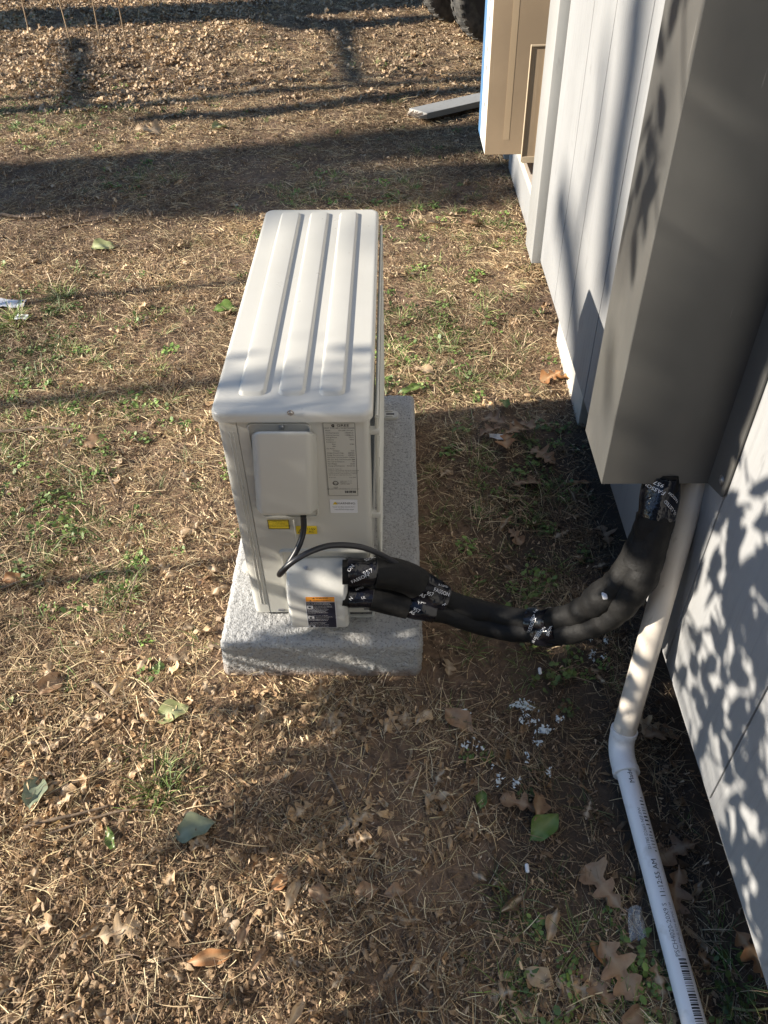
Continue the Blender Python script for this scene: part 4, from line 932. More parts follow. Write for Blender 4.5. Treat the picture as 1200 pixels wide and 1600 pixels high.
def leaf_geo(outline, L=1.0, curl=.25, bend=.2, rough=.03, seed=0, asym=.15):
    tt_ = np.linspace(0, 1, 34); oo_ = np.array(outline); outline = [(t, float(np.interp(t, oo_[:, 0], oo_[:, 1]))) for t in tt_] if len(outline) < 12 else outline
    if len(outline) == 34:
        w__ = np.array([q[1] for q in outline]); w__ = np.convolve(np.pad(w__, 2, mode='edge'), [.1, .2, .4, .2, .1], 'valid'); outline = list(zip(tt_, w__))
    rr = np.random.default_rng(seed); V = []; vein = []; n = len(outline); ph = rr.uniform(0, 6, 4); tw = rr.uniform(-.5, .5)
    fr_ = (-1, -.55, -.06, .06, .55, 1); k = len(fr_)
    for i, (t, w_) in enumerate(outline):
        for s_ in fr_:
            sh_ = (1+asym*math.sin(ph[0]+t*9)*(1 if s_ > 0 else -1)); y = s_*w_*sh_; x = t+.04*abs(s_)*w_*4*(-.3)
            z = curl*(y*y*3.0)+bend*(t*(1-t))*1.0+tw*y*t*.5+rough*math.sin(ph[1]+t*13+y*11)+rough*.7*math.sin(ph[2]+y*23-t*7)
            if abs(s_) < .1: z -= .010
            V.append((x*L, y*L, z*L)); vein.append(.75 if abs(s_) < .1 else 0.0)
    Fc = [(i*k+j, (i+1)*k+j, (i+1)*k+j+1, i*k+j+1) for i in range(n-1) for j in range(k-1)]
    return V, Fc, vein
def leaf_mesh(name, *a, **kw):
    V, Fc, vein = leaf_geo(*a, **kw); me = mesh_from(V, Fc, name); at = me.attributes.new('vein', 'FLOAT', 'POINT'); at.data.foreach_set('value', vein)
    me.shade_smooth(); return me
def place_leaf(name, shape, u, v, L, ang, material, label, group=None, tilt=(0, 0), lift=.012, curl=.25, bend=.15, seed=None, cat='leaf'):
    p = onz(u, v, .01); z = float(ground_h(p[0], p[1]))+lift
    sd = seed if seed is not None else int(u*7+v); me = leaf_mesh(name, shape, L, curl, bend, .03, sd)
    me.transform(Matrix.Translation((-L*.5, 0, 0)))
    o = bpy.data.objects.new(name, me); me.materials.append(M[material])
    o.location = (p[0], p[1], z); o.rotation_euler = Euler((math.radians(tilt[0]), math.radians(tilt[1]), math.radians(ang)), 'XYZ')
    return tag(link(o), label, cat, group)
GL = 'fallen leaves lying on the yard'
LV = [('oak_leaf', OAK, 962, 1512, .115, -62, 'leaf_brown', 'large smooth tan oak leaf lying left of the white pipe at the bottom', 20, (8, 6)),
 ('oak_leaf', OAK2, 945, 1388, .11, 120, 'leaf_brown', 'lobed brown oak leaf curled beside the white pipe', 20, (-15, 10)),
 ('oak_leaf', OAK2, 815, 1255, .09, 160, 'leaf_brown', 'tan oak leaf above the dark green leaf', 15, (10, 0)),
 ('oak_leaf', OVAL, 838, 1255, .085, 80, 'leaf_brown', 'reddish brown folded leaf standing above the dark green leaf', 22, (40, 20)),
 ('green_leaf', OVAL, 850, 1290, .085, 38, 'leaf_green', 'glossy dark green leaf lying among dry oak leaves', 18, (10, -10)),
 ('green_leaf', OVAL, 752, 1247, .045, 80, 'leaf_green', 'small reddish green leaf left of the tan oak leaf', 14, (10, 0)),
 ('oak_leaf', OAK2, 1062, 1325, .10, 200, 'leaf_brown', 'dark brown oak leaf between white pipe and wall', 12, (12, 8)),
 ('oak_leaf', OAK, 1055, 1392, .10, 250, 'leaf_brown', 'curled oak leaf right of the white pipe', 16, (-10, 15)),
 ('oak_leaf', OAK, 1175, 1485, .09, 300, 'leaf_orange', 'rust brown leaf at the wall foot near the bottom right', 16, (15, 8)),
 ('oak_leaf', OAK2, 1030, 1146, .10, 10, 'leaf_brown', 'brown oak leaf right of the pipe elbow', 14, (-10, 12)),
 ('oak_leaf', OAK, 1010, 1128, .08, 330, 'leaf_pale', 'pale curled leaf touching the pipe near the elbow', 14, (20, 12)),
 ('dry_leaf', BROAD, 880, 592, .10, 130, 'leaf_orange', 'orange brown leaf heaped against the foundation block', 25, (20, 25)),
 ('dry_leaf', OAK2, 862, 586, .09, 200, 'leaf_orange', 'curled orange leaf beside the foundation block', 25, (-25, 15)),
 ('dry_leaf', OAK2, 312, 915, .105, 108, 'leaf_brown', 'brown leaf propped upright in the grass left of the pad', 30, (10, 38)),
 ('dry_leaf', BROAD, 716, 1122, .085, 320, 'leaf_brown', 'brown leaf flecked with white paint right of the pad', 14, (5, 5)),
 ('green_leaf', BROAD, 266, 1115, .085, 25, 'leaf_yellow', 'pale yellow green leaf lying left of the pad', 12, (6, -4)),
 ('green_leaf', BROAD, 57, 1240, .085, 95, 'leaf_greygreen', 'grey green oval leaf near the left edge', 14, (6, 8)),
 ('green_leaf', BROAD, 303, 1297, .09, 20, 'leaf_greygreen', 'grey green leaf with a nibbled edge in the lower left', 16, (4, -6)),
 ('green_leaf', LANCE, 174, 1312, .06, 300, 'leaf_green', 'bright green narrow leaf near the two twigs', 14, (20, 10)),
 ('green_leaf', BROAD, 11, 1099, .05, 110, 'leaf_yellow', 'small light green round leaf at the left edge', 12, (5, 5)),
 ('green_leaf', LANCE, 643, 608, .10, 15, 'leaf_green', 'green leaf lying behind the far corner of the pad', 20, (15, -8)),
 ('green_leaf', OVAL, 787, 637, .07, 100, 'leaf_green', 'dull green leaf above the leaf heap', 35, (10, 12)),
 ('green_leaf', BROAD, 160, 387, .12, 10, 'leaf_yellow', 'light green leaf in the sunny strip on the left', 16, (10, 5)),
 ('green_leaf', BROAD, 352, 478, .11, 5, 'leaf_green', 'green leaf next to the left side of the unit lid', 14, (4, 4)),
 ('green_leaf', BROAD, 342, 201, .13, 60, 'leaf_yellow', 'small pale green leaf far up the yard', 16, (10, 10)),
 ('dry_leaf', BROAD, 437, 1378, .045, 40, 'leaf_orange', 'rounded tan leaf in the sunlit lower middle', 14, (6, 6)),
 ('dry_leaf', LANCE, 456, 1395, .075, 75, 'leaf_pale', 'pointed pale leaf in the sunlit lower middle', 16, (20, 8)),
 ('dry_leaf', BROAD, 498, 1394, .05, 340, 'leaf_brown', 'scalloped tan leaf right of the pointed pale leaf', 14, (8, 5)),
 ('dry_leaf', BROAD, 572, 1388, .05, 10, 'leaf_brown', 'flat brown leaf in the sunlit litter', 12, (5, 5)),
 ('dry_leaf', BROAD, 618, 1390, .045, 190, 'leaf_brown', 'ruffled brown leaf at the edge of the shade', 12, (8, -8)),
 ('oak_leaf', OAK, 185, 1455, .085, 15, 'leaf_pale', 'pale lobed oak leaf in the lower left litter', 14, (10, 4)),
 ('dry_leaf', OAK2, 355, 1435, .06, 300, 'leaf_pale', 'small tan lobed leaf left of the rounded tan leaf', 14, (10, 4)),
 ('dry_leaf', LANCE, 380, 1455, .06, 80, 'leaf_brown', 'grey brown narrow leaf in the lower left litter', 14, (10, 10)),
 ('dry_leaf', LANCE, 405, 1495, .06, 60, 'leaf_brown', 'narrow curled leaf near the bottom middle', 14, (20, 10)),
 ('dry_leaf', LANCE, 462, 1580, .06, 60, 'leaf_pale', 'pale curled leaf at the bottom edge', 18, (30, 10)),
 ('dry_leaf', LANCE, 330, 1495, .09, 15, 'leaf_orange', 'long rust coloured leaf beside a pale stem', 14, (20, 8)),
 ('dry_leaf', OAK2, 640, 1210, .055, 60, 'leaf_brown', 'small shaded brown leaf right of the bare soil', 14, (10, 8)),
 ('dry_leaf', OAK2, 701, 1045, .08, 85, 'leaf_pale', 'brown leaf upright near the pad corner', 18, (15, 25)),
 ('oak_leaf', OAK2, 800, 690, .10, 40, 'leaf_brown', 'brown oak leaf on top of the leaf heap beside the pad', 40, (10, 12)),
 ('oak_leaf', OAK, 772, 672, .10, 140, 'leaf_brown', 'curled oak leaf at the far side of the leaf heap', 38, (-14, 12)),
 ('oak_leaf', OAK2, 790, 705, .10, 260, 'leaf_orange', 'orange brown leaf at the near side of the leaf heap', 38, (14, -12)),
 ('oak_leaf', OAK, 765, 690, .09, 200, 'leaf_brown', 'brown leaf at the left side of the leaf heap', 34, (14, 12)),
 ('oak_leaf', OAK2, 815, 675, .09, 330, 'leaf_brown', 'brown leaf at the right side of the leaf heap', 34, (-10, -12)),
 ('oak_leaf', OAK, 845, 715, .10, 320, 'leaf_brown', 'lobed brown leaf between the leaf heap and metal box', 16, (10, 6)),
 ('oak_leaf', OAK2, 820, 755, .10, 20, 'leaf_brown', 'grey brown leaf in the shade below the leaf heap', 16, (-10, 6)),
 ('dry_leaf', LANCE, 905, 752, .08, 175, 'leaf_orange', 'rust red leaf under the metal box', 14, (20, 6)),
 ('oak_leaf', OAK2, 805, 832, .07, 300, 'leaf_brown', 'small brown leaf above the insulated pipes', 12, (8, 6)),
 ('oak_leaf', OAK, 945, 832, .09, 100, 'leaf_brown', 'dull brown leaf left of the pipe bend', 12, (8, 6)),
 ('dry_leaf', OVAL, 662, 577, .10, 150, 'leaf_pale', 'tan leaf in the sun behind the pad', 14, (8, 6)),
 ('dry_leaf', BROAD, 673, 353, .11, 60, 'leaf_pale', 'pale leaf catching sun past the far end of the unit', 24, (20, 20)),
 ('oak_leaf', OAK, 735, 350, .14, 30, 'leaf_brown', 'large brown leaf on shaded grass near the wall', 18, (12, 10)),
 ('dry_leaf', BROAD, 148, 692, .085, 20, 'leaf_brown', 'tan leaf below the long stick on the left', 16, (12, 8)),
 ('dry_leaf', BROAD, 20, 905, .06, 20, 'leaf_orange', 'orange tan leaf at the left edge by the pale stem', 14, (10, 8)),
 ('dry_leaf', BROAD, 293, 979, .035, 20, 'leaf_pale', 'small pale leaf scrap left of the pad', 12, (10, 8)),
 ('dry_leaf', OAK2, 330, 1008, .05, 20, 'leaf_pale', 'pale tan leaf scrap touching the pad edge', 12, (10, 8)),
 ('dry_leaf', OAK2, 275, 1028, .06, 10, 'leaf_pale', 'light brown leaf a hand away from the pad', 12, (12, 8)),
 ('dry_leaf', OAK2, 198, 1030, .055, 190, 'leaf_brown', 'brown leaf fragment in the left litter', 12, (12, 8)),
 ('dry_leaf', BROAD, 237, 1092, .045, 100, 'leaf_pale', 'dull tan leaf beside the pale yellow green leaf', 12, (12, 8)),
 ('dry_leaf', BROAD, 80, 1070, .08, 60, 'leaf_brown', 'dark curled leaf on the left litter', 12, (14, 8)),
 ('oak_leaf', OAK2, 230, 209, .18, 10, 'leaf_pale', 'pale oak leaf pair in a sunny strip far left', 20, (12, 10)),
 ('oak_leaf', OAK, 935, 1545, .09, 120, 'leaf_brown', 'shaded brown leaf below the large tan oak leaf', 12, (12, 8)),
 ('dry_leaf', BROAD, 935, 1490, .05, 110, 'leaf_orange', 'small orange leaf left of the large tan oak leaf', 16, (20, 8)),
 ('dry_leaf', BROAD, 842, 1528, .06, 330, 'leaf_pale', 'light tan leaf in sun left of the large oak leaf', 14, (8, 8)),
 ('dry_leaf', BROAD, 988, 1590, .06, 30, 'leaf_brown', 'cupped brown leaf at the bottom edge by the pipe', 18, (20, 8)),
]
for n_, shp, u, v, L_, an, mt, lab, lift, tl in LV:
    place_leaf(n_, shp, u, v, L_, an, mt, lab, GL, tl, lift/1000.0-.005, .45, .28)

# sticks
def stick(pts, r, label, name='twig', cat='twig', material='twig', lift=.012):
    P = []
    for (u, v) in pts:
        p = onz(u, v, .01); p[2] = float(ground_h(p[0], p[1]))+lift; P.append(p)
    T = Tube(P, 40); o = obj(name, T.geo(r, n=30, k=8, wob=.25, seed=abs(int(pts[0][0])), rfun=lambda l: r*(1-.45*l/T.L[-1])), M[material], base=P[0]); return tag(o, label, cat, 'twigs and stalks lying on the yard')
stick([(-30, 676), (30, 672), (70, 667), (114, 671)], .0075, 'long straight grey stick at the left edge level with the unit')
stick([(40, 1296), (80, 1285), (125, 1274), (170, 1262)], .0042, 'brown stick in the lower left, upper of two side by side')
stick([(80, 1306), (140, 1283), (190, 1270), (242, 1267)], .003, 'thin brown stick in the lower left, lower of two side by side')
stick([(75, 1245), (110, 1228), (165, 1206)], .003, 'dark twig above the two side by side sticks')
stick([(514, 1204), (535, 1245), (548, 1285), (560, 1320)], .0032, 'dark twig crossing the bare soil below the pad')
stick([(580, 1200), (572, 1225), (562, 1250)], .003, 'short dark twig right of the one crossing the bare soil')
stick([(145, 1066), (165, 1083), (184, 1100)], .0040, 'reddish twig lying in the left litter')
stick([(218, 900), (205, 945), (188, 996)], .002, 'thin straw stalk leaning across the grass tuft', cat='stalk', name='straw_stalk', lift=.03)
stick([(-10, 925), (30, 910), (65, 893)], .003, 'pale stem at the left edge beside an orange tan leaf', cat='stalk', name='straw_stalk')
stick([(0, 335), (30, 339), (66, 341)], .008, 'grey stick in the wide tree shadow at the left edge')
stick([(95, 355), (140, 347), (180, 340)], .006, 'slightly curved stick in the wide tree shadow')
stick([(165, 730), (172, 748), (182, 770)], .004, 'short brown twig left of the unit')
stick([(230, 1512), (265, 1498), (300, 1492)], .0025, 'pale dry stem beside the long rust coloured leaf', cat='stalk', name='straw_stalk')
stick([(1140, 1572), (1170, 1577), (1205, 1574)], .003, 'pale green stalk at the bottom right corner', cat='stalk', name='green_stalk', material='leaf_yellow')
stick([(600, 1370), (625, 1360), (660, 1357)], .0025, 'straw stalk in the sunlit litter of the lower middle', cat='stalk', name='straw_stalk')
# standing dry weeds at the top left
for (u, v, hgt, lean, lab) in ((48, 62, .42, .05, 'dry weed stalk at the far left, first of four'), (113, 78, .55, -.01, 'tall straight dry weed stalk beside the leaf pile'), (157, 68, .62, .06, 'tall bent dry weed stalk with a side branch'), (198, 74, .60, .02, 'thin dry weed stalk right of the bent one')):
    p = onz(u, v); t = thing('dry_weed', lab, 'weed', (p[0], p[1], 0), 'dry weed stalks by the leaf pile')
    obj('stalk', tube([p, p+[lean*.3, 0, hgt*.5], p+[lean, -.02, hgt]], .0045, 14, 6), M['leaf_pale'], t)
    for k in range(3):
        s_ = p+np.array([lean*(.3+.2*k), 0, hgt*(.35+.2*k)]); obj('side_shoot', tube([s_, s_+[random.uniform(-.12, .14), .02, random.uniform(.0, .12)]], .0022, 8, 5), M['leaf_pale'], t)
# plastic scraps, paint crumbs, caulk
def scrap(name, u, v, size, material, label, cat, seed, crump=.35):
    rr = np.random.default_rng(seed); n = 5; V = []; p = onz(u, v, .01); z = float(ground_h(p[0], p[1]))+.015
    for i in range(n):
        for j in range(n):
            x, y = (i/(n-1)-.5)*size[0], (j/(n-1)-.5)*size[1]; V.append((p[0]+x+rr.normal(0, .06)*size[0]*.5, p[1]+y+rr.normal(0, .06)*size[1]*.5, z+abs(rr.normal(0, 1))*crump*min(size)*.4))
    Fc = [(i*n+j, (i+1)*n+j, (i+1)*n+j+1, i*n+j+1) for i in range(n-1) for j in range(n-1)]
    return tag(obj(name, (V, Fc), M[material], smooth=0, base=(p[0], p[1], 0)), label, cat)
scrap('plastic_scrap', 10, 474, (.15, .06), 'label_white', 'torn white plastic scrap at the left edge of the yard', 'plastic scrap', 4, .25)
scrap('plastic_wrapper', 992, 1446, (.030, .055), 'plastic', 'crumpled clear plastic wrapper left of the white pipe', 'plastic wrapper', 5, 1.1)
scrap('paper_scrap', 776, 694, (.05, .03), 'label_white', 'small white scrap in the leaf heap beside the pad', 'scrap', 6, .4)
scrap('paper_scrap', 35, 498, (.05, .03), 'label_white', 'tiny white scrap below the torn plastic on the left', 'scrap', 7, .4)
def crumb_cluster(name, u, v, n, spread, label, seed):
    rr = np.random.default_rng(seed); gs = []; p = onz(u, v)
    cl = [(rr.normal(0, spread[0]*1.1), rr.normal(0, spread[1]*1.1)) for q in range(6)]
    for i in range(n):
        q = cl[rr.integers(6)]; c = p+np.array([q[0]+rr.normal(0, .0055), q[1]+rr.normal(0, .0055), 0]); c[2] = float(ground_h(c[0], c[1]))+.014+rr.uniform(0, .012); s_ = rr.uniform(.0008, .0034)
        V = [tuple(c+rr.normal(0, s_, 3)*[1, 1, .6]) for k in range(6)]; gs.append((V, [(0, 1, 2), (0, 2, 3), (0, 3, 4), (0, 4, 1), (5, 2, 1), (5, 3, 2), (5, 4, 3), (5, 1, 4)]))
    o = tag(obj(name, join(*gs), M['paint_crumb'], smooth=0, base=tuple(p)), label, 'debris'); o['kind'] = 'stuff'; return o
crumb_cluster('paint_flakes', 812, 1112, 84, (.028, .018), 'white paint flakes scattered right of the pad', 1)
crumb_cluster('paint_flakes', 842, 1138, 60, (.022, .014), 'white paint flakes nearer the pipe elbow', 2)
crumb_cluster('paint_flakes', 745, 1165, 26, (.012, .02), 'white paint drips below the flecked leaf', 3)
crumb_cluster('paint_flakes', 820, 1225, 48, (.03, .03), 'white paint drips above the tan oak leaf', 4)
crumb_cluster('paint_flakes', 930, 1010, 48, (.02, .03), 'white paint flakes below the pipe bend', 5)
for (u, v, lab) in ((842, 1055, 'small white foam peanut on the shaded grass'), (822, 1362, 'white sliver of foam in the lower shade')):
    p = onz(u, v); z = float(ground_h(p[0], p[1]))+.022; V, Fc, _ = rounded_box((p[0]-.004, p[1]-.009, z-.004), (p[0]+.004, p[1]+.009, z+.004), .0038, .002)
    tag(obj('foam_peanut', (V, Fc), M['pvc'], base=(p[0], p[1], z-.004), smooth=60), lab, 'foam peanut')

# ------------------------------------------------------------------ ground cover (uncountable): thatch, litter, crumbs, live grass, weeds
SRC = {}
def source(group, name, V, Fc, material, col=None, vein=None):
    me = mesh_from(V, Fc, name)
    if col is not None:
        at = me.attributes.new('Col', 'FLOAT_COLOR', 'POINT'); at.data.foreach_set('color', np.array([(*c, 1) for c in col]).ravel())
    if vein is not None:
        at = me.attributes.new('vein', 'FLOAT', 'POINT'); at.data.foreach_set('value', vein)
    me.materials.append(M[material]); me.shade_smooth()
    o = bpy.data.objects.new(name, me)
    if group not in SRC: SRC[group] = bpy.data.collections.new(group)
    SRC[group].objects.link(o)
def clump(seed, n, rad, ln, wd, rise, pal, flat=True):
    rr = np.random.default_rng(seed); V = []; Fc = []; C = []
    for i in range(n):
        a = rr.uniform(0, 6.283); r = rad*math.sqrt(rr.random()); b = np.array([r*math.cos(a), r*math.sin(a), rr.uniform(-.004, .004)])
        if flat: d = rr.uniform(0, 6.283); el = rr.uniform(-.05, rise)
        else: d = a+rr.normal(0, .8); el = rr.uniform(.35, rise)
        L_ = rr.uniform(*ln); w_ = rr.uniform(*wd); N = 4; dirv = np.array([math.cos(d), math.sin(d), 0]); sdv = np.array([-dirv[1], dirv[0], 0]); cv = rr.normal(0, .6); tw = rr.uniform(-1, 1)
        c = np.array(pal[rr.integers(len(pal))])*rr.uniform(.75, 1.25); o = len(V)
        for k in range(N+1):
            t = k/N; e = el*(1-t*1.15 if flat else 1-.75*t*t)
            if k == 0: p = b.copy()
            else: p = p+(dirv*math.cos(e)+sdv*cv*t+np.array([0, 0, math.sin(e)]))*L_/N
            if flat: p[2] = max(p[2], -.004)
            wv = (sdv*math.cos(tw)+np.array([0, 0, 1])*math.sin(tw))*w_*(1-.75*t**2)*.5
            V += [p-wv, p+wv]; C += [c, c]
            if k: Fc.append((o+2*k-2, o+2*k-1, o+2*k+1, o+2*k))
    return V, Fc, C
STRAW = [(.576, .461, .301), (.461, .358, .230), (.740, .678, .486), (.320, .230, .147), (.218, .147, .096), (.538, .435, .294), (.154, .109, .077), (.461, .410, .256), (.704, .602, .435), (.282, .192, .128), (.384, .275, .179)]
GREEN = [(.14, .23, .05), (.19, .28, .07), (.12, .20, .06), (.28, .34, .12)]
for i in range(8): source('straw_sources', 'straw_flat_%02d' % i, *(lambda g: (g[0], g[1], 'straw', g[2]))(clump(100+i, 34, .06, (.012, .055), (.0008, .0019), .34, STRAW)))
for i in range(6): source('tousled_sources', 'straw_tousled_%02d' % i, *(lambda g: (g[0], g[1], 'straw', g[2]))(clump(200+i, 30, .045, (.03, .10), (.001, .0022), .75, STRAW)))
for i in range(6): source('live_sources', 'live_tuft_%02d' % i, *(lambda g: (g[0], g[1], 'grass', g[2]))(clump(300+i, 20, .022, (.03, .08), (.0014, .0030), 1.2, GREEN+STRAW[:1], False)))
def weed(seed):
    rr = np.random.default_rng(seed); V = []; Fc = []; C = []
    for i in range(22):
        a = rr.uniform(0, 6.28); r = .028*math.sqrt(rr.random()); c = np.array([r*math.cos(a), r*math.sin(a), rr.uniform(.004, .018)]); s_ = rr.uniform(.003, .0075); o = len(V); tl = rr.normal(0, .4, 2)
        for k in range(6): t = k*math.pi/3; q = np.array([math.cos(t)*s_, math.sin(t)*s_*.8, 0]); q[2] = q[0]*tl[0]+q[1]*tl[1]; V.append(c+q); C.append(np.array(GREEN[rr.integers(3)])*rr.uniform(.8, 1.3))
        Fc.append(tuple(range(o, o+6)))
    return V, Fc, C
for i in range(5): source('weed_sources', 'weed_%02d' % i, *(lambda g: (g[0], g[1], 'grass', g[2]))(weed(400+i)))
def fragment(seed):
    rr = np.random.default_rng(seed); k = rr.integers(7, 11); an = np.sort(rr.uniform(0, 6.283, k)); asp = rr.uniform(.25, .6); cu = rr.uniform(-1.2, 2.0); ph = rr.uniform(0, 6)
    O = [(math.cos(t)*.5*rr.uniform(.6, 1.1), math.sin(t)*.5*asp*rr.uniform(.5, 1.2)) for t in an]
    z = lambda x, y: cu*y*y*1.6+.12*math.sin(ph+x*7)+.06*math.sin(ph+y*19+x*5)
    V = [(0, 0, z(0, 0))]+[(x*.5, y*.5, z(x*.5, y*.5)) for x, y in O]+[(x, y, z(x, y)) for x, y in O]
    Fc = [(0, i+1, (i+1) % k+1) for i in range(k)]+[(i+1, k+i+1, k+(i+1) % k+1, (i+1) % k+1) for i in range(k)]
    return V, Fc, [0.0]*len(V)
for i in range(14):
    V, Fc, ve = fragment(700+i); source('fragment_sources', 'leaf_fragment_%02d' % i, V, Fc, 'litter_leaf', None, ve)
def crumbs(seed):
    rr = np.random.default_rng(seed); V = []; Fc = []; C = []
    for i in range(26):
        c = np.array([rr.normal(0, .03), rr.normal(0, .03), rr.uniform(0, .008)]); s_ = rr.uniform(.002, .0085); o = len(V); n_ = rr.normal(0, .8, 2); k = rr.integers(4, 7); an = np.sort(rr.uniform(0, 6.28, k)); col = np.array([(.40, .29, .20), (.26, .18, .12), (.55, .43, .31), (.13, .09, .062), (.64, .52, .39)][rr.integers(5)])*rr.uniform(.8, 1.15)
        for t in an: q = np.array([math.cos(t)*s_*rr.uniform(.6, 1.4), math.sin(t)*s_*.32, 0]); ro = rr.uniform(0, 6.28); q[2] = q[0]*n_[0]+q[1]*n_[1]+.002; V.append(c+q); C.append(col)
        Fc.append(tuple(range(o, o+k)))
    return V, Fc, C
for i in range(6): source('crumb_sources', 'crumb_%02d' % i, *(lambda g: (g[0], g[1], 'straw', g[2]))(crumbs(500+i)))
for i in range(10):
    V, Fc, ve = leaf_geo([OAK, OAK2, OVAL, LANCE, LANCE][i % 5], 1.0, random.uniform(-.3, 1.3), random.uniform(-.3, .7), .06, 600+i, .25); V = [(x-.5, y, z) for x, y, z in V]
    source('litter_sources', 'litter_leaf_%02d' % i, V, Fc, 'litter_leaf', None, ve)

def scatter(name, P, rot, scl, rnd, group, label_kind='stuff'):
    n = len(P); me = bpy.data.meshes.new(name); me.vertices.add(n); me.vertices.foreach_set('co', P.astype(np.float32).ravel())
    me.attributes.new('rot', 'FLOAT_VECTOR', 'POINT').data.foreach_set('vector', rot.astype(np.float32).ravel())
    me.attributes.new('scl', 'FLOAT', 'POINT').data.foreach_set('value', scl.astype(np.float32))
    me.attributes.new('rnd', 'FLOAT', 'POINT').data.foreach_set('value', rnd.astype(np.float32))
    me.attributes.new('pick', 'INT', 'POINT').data.foreach_set('value', rng.integers(0, 1000, n).astype(np.int32))
    o = bpy.data.objects.new(name, me); link(o); o['kind'] = 'stuff'
    ng = bpy.data.node_groups.new(name, 'GeometryNodeTree'); ng.interface.new_socket('Geometry', in_out='INPUT', socket_type='NodeSocketGeometry'); ng.interface.new_socket('Geometry', in_out='OUTPUT', socket_type='NodeSocketGeometry')
    N = ng.nodes; gi = N.new('NodeGroupInput'); go = N.new('NodeGroupOutput'); ip = N.new('GeometryNodeInstanceOnPoints'); ci = N.new('GeometryNodeCollectionInfo')
    ci.inputs['Collection'].default_value = SRC[group]; ci.inputs['Separate Children'].default_value = True; ci.inputs['Reset Children'].default_value = True
    def na(nm, ty):
        a = N.new('GeometryNodeInputNamedAttribute'); a.data_type = ty; a.inputs[0].default_value = nm; return [s for s in a.outputs if s.enabled and s.name == 'Attribute'][0]
    e2r = N.new('FunctionNodeEulerToRotation'); Lk = ng.links.new
    Lk(na('rot', 'FLOAT_VECTOR'), e2r.inputs[0]); Lk(e2r.outputs[0], ip.inputs['Rotation']); Lk(na('scl', 'FLOAT'), ip.inputs['Scale']); Lk(na('pick', 'INT'), ip.inputs['Instance Index'])
    ip.inputs['Pick Instance'].default_value = True; Lk(gi.outputs[0], ip.inputs['Points']); Lk(ci.outputs[0], ip.inputs['Instance']); Lk(ip.outputs[0], go.inputs[0])
    md = o.modifiers.new('scatter', 'NODES'); md.node_group = ng
    return o
def sample(n, ymax=9.2, near=1.0):
    """points over the seen ground, thinning with distance"""
    n = int(n*1.45); y = -.05+(ymax+.05)*rng.random(n*3)**1.35
    x0_ = -1.25-.44*y; x1_ = .75+.18*np.clip(y-3.5, 0, 9); x = x0_+(x1_-x0_)*rng.random(n*3)
    keep = rng.random(n*3) < (x1_-x0_)/5.6
    x, y = x[keep], y[keep]; return x[:n], y[:n]
def clear(x, y, marg):
    inpad = (x > -.393-marg) & (x < .067+marg) & (y > 1.03-marg) & (y < 1.988+marg)
    wallx = .60+.0105*(1.8-y)*0
    inh = (x > .615) & (y < 4.3)
    pipe = (np.abs(x-np.interp(y, [.0, .33, .87, .9], [.515, .507, .50, .50])) < .030) & (y < .90)
    return ~(inpad | inh | pipe)
def bare(x, y):     # open reddish soil in front of the slab
    dapple = np.clip((fbm(x*3.6, y*3.6, 77, 3)-.45)*6, 0, 1)*.8
    a = dapple*np.clip((5.0-y)/1.0, .2, 1)+.35*np.exp(-(((x-.33)/.22)**2+((y-1.3)/.6)**4))+np.exp(-(((x+.08)/.20)**2+((y-.80)/.10)**2))+.9*np.exp(-(((x-.13)/.10)**2+((y-1.05)/.22)**2))+.7*np.exp(-(((x+.40)/.10)**2+((y-.93)/.10)**2))
    return np.clip(a+np.clip(fbm(x*1.9, y*1.9, 21, 3)-.52, 0, 1)*2.5, 0, 1)
def leafy(x, y):    # deep leaf litter beyond the yard and the lower left
    far = np.clip((y-5.2-.55*(x+1.2)*0+np.minimum(0, -.0*x))/.8, 0, 1)*np.clip((.2-x)/.8+.2, .12, 1)
    near_ = np.clip((.85-y)/.3, 0, 1)*np.clip((.15-x)/.3, .25, 1)*.8
    return np.clip(far+near_, 0, 1)
def green_mask(x, y):
    g = np.clip((fbm(x*2.3+5, y*2.3, 33, 3)-.47)*5, 0, 1)*.7
    g = g*np.clip(1.25-np.abs(y-2.4)/1.9, .18, 1)+np.exp(-(((x+1.35)/.35)**2+((y-2.4)/.35)**2))*.9+np.exp(-(((x-.25)/.25)**2+((y-2.6)/.45)**2))*.8+np.exp(-(((x+1.0)/.35)**2+((y-1.45)/.22)**2))*.6+np.exp(-(((x+2.3)/.8)**2+((y-4.9)/.4)**2))*.5+np.exp(-(((x-.1)/.6)**2+((y-3.6)/.35)**2))*.4
    g += .45*np.exp(-(((x-.33)/.2)**2+((y-1.5)/.5)**2))+.5*np.exp(-(((x+1.1)/.5)**2+((y-1.9)/.3)**2))
    g += .55*shade_strip(x, y)*np.clip((fbm(x*6, y*6, 91, 2)-.33)*5, 0, 1)
    g += np.clip((.6-y)/.2, 0, 1)*np.clip((x-.1)/.2, 0, 1)*.7
    return np.clip(g, 0, 1)
def put(name, n, group, prob, sc, marg, tiltn=.12, ymax=9.2, zoff=0.0, rbias=0.0):
    x, y = sample(n, ymax); k = clear(x, y, marg) & (rng.random(len(x)) < prob(x, y)); x, y = x[k], y[k]; m_ = len(x)
    z = ground_h(x, y)+zoff; rot = np.stack([rng.normal(0, tiltn, m_), rng.normal(0, tiltn, m_), rng.uniform(0, 6.283, m_)], 1)
    patch = fbm(x*3, y*3, 44, 3)-shade_strip(x, y)*.42  # cover tinted darker in the same shaded strip
    return scatter(name, np.stack([x, y, z], 1), rot, rng.uniform(*sc, m_), np.clip(rng.random(m_)*.7+(patch-.45)*1.2+.15+rbias, 0, 1), group)
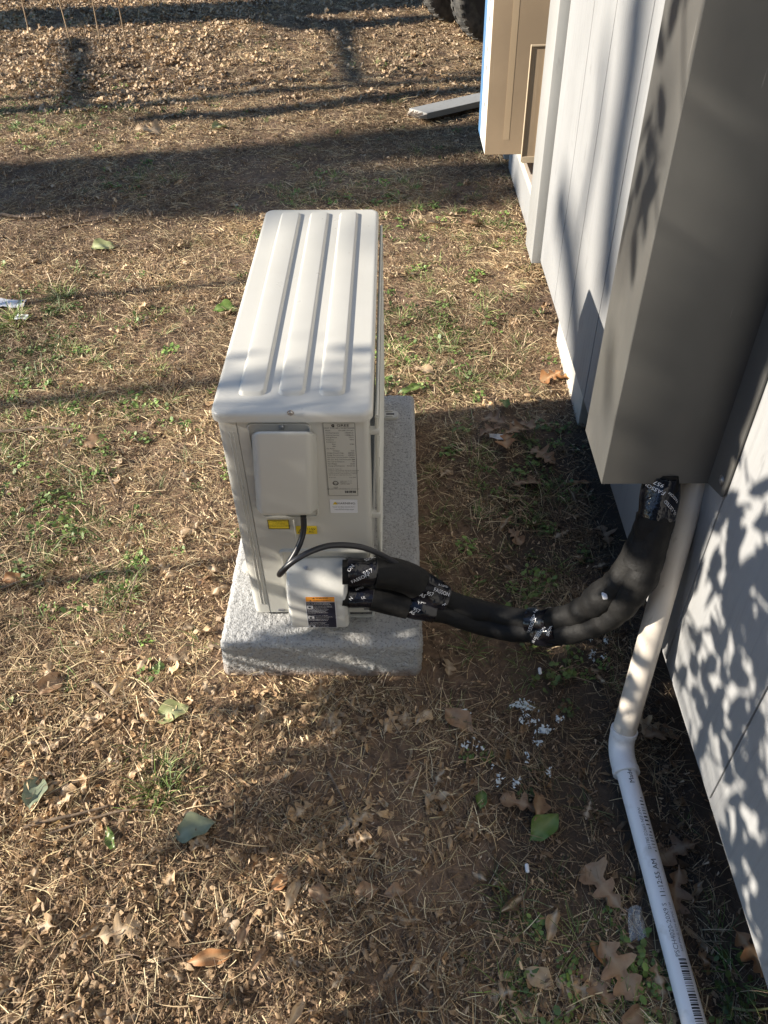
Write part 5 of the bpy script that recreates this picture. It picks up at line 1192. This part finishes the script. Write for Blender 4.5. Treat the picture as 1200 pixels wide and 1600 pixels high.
put('dry_grass', 24000, 'straw_sources', lambda x, y: (1-.80*bare(x, y)-.3*leafy(x, y))*(1-.55*shade_strip(x, y)), (.7, 1.3), .012)
put('dry_grass', 12500, 'tousled_sources', lambda x, y: (.75-.75*bare(x, y)-.4*leafy(x, y))*(1-.4*shade_strip(x, y))*np.clip((fbm(x*2, y*2, 9, 3)-.3)*3, .15, 1), (.6, 1.2), .022)
put('plant_crumbs', 17000, 'crumb_sources', lambda x, y: .9-.55*bare(x, y), (.45, 1.15), .004, .2, zoff=.001)
put('green_grass', 13000, 'live_sources', lambda x, y: green_mask(x, y)*.6, (.5, 1.0), .03)
put('ground_weeds', 9000, 'weed_sources', lambda x, y: green_mask(x, y)*.6, (.6, 1.2), .03)
put('leaf_litter', 15000, 'litter_sources', lambda x, y: np.clip((y-4.9)/.7, 0, 1)*np.clip((-.9-x)/.7+.3, .30, 1)*.95, (.03, .10), .05, .36, zoff=.012, rbias=.05)
put('leaf_litter', 4200, 'fragment_sources', lambda x, y: np.where(y < 1.0, .75*np.clip((.2-x)/.3+.35, .35, 1), .12)*(1-bare(x, y)), (.012, .045), .03, .3, ymax=5.0, zoff=.008)
put('leaf_litter', 14000, 'fragment_sources', lambda x, y: np.where(y < .98, .62, 0)*np.clip((.3-x)/.4+.3, .3, 1)*(1-bare(x, y)), (.008, .042), .03, .32, ymax=1.3, zoff=.008)
put('leaf_litter', 2600, 'litter_sources', lambda x, y: np.where(y < 1.1, .45, .16)*(1-bare(x, y)), (.035, .075), .04, .3, ymax=5.0, zoff=.010)
for (u, v, n_, s_) in ((188, 935, 6, 1.0), (255, 1225, 9, .9), (250, 1195, 5, .8), (105, 465, 8, 1.1), (20, 505, 8, 1.3), (100, 1040, 4, .7)):
    p = onz(u, v); m_ = n_; x = p[0]+rng.normal(0, .03, m_); y = p[1]+rng.normal(0, .03, m_)
    t = scatter('grass_tuft', np.stack([x, y, ground_h(x, y)], 1), np.stack([rng.normal(0, .2, m_), rng.normal(0, .2, m_), rng.uniform(0, 6.28, m_)], 1), np.full(m_, s_), rng.random(m_), 'live_sources')
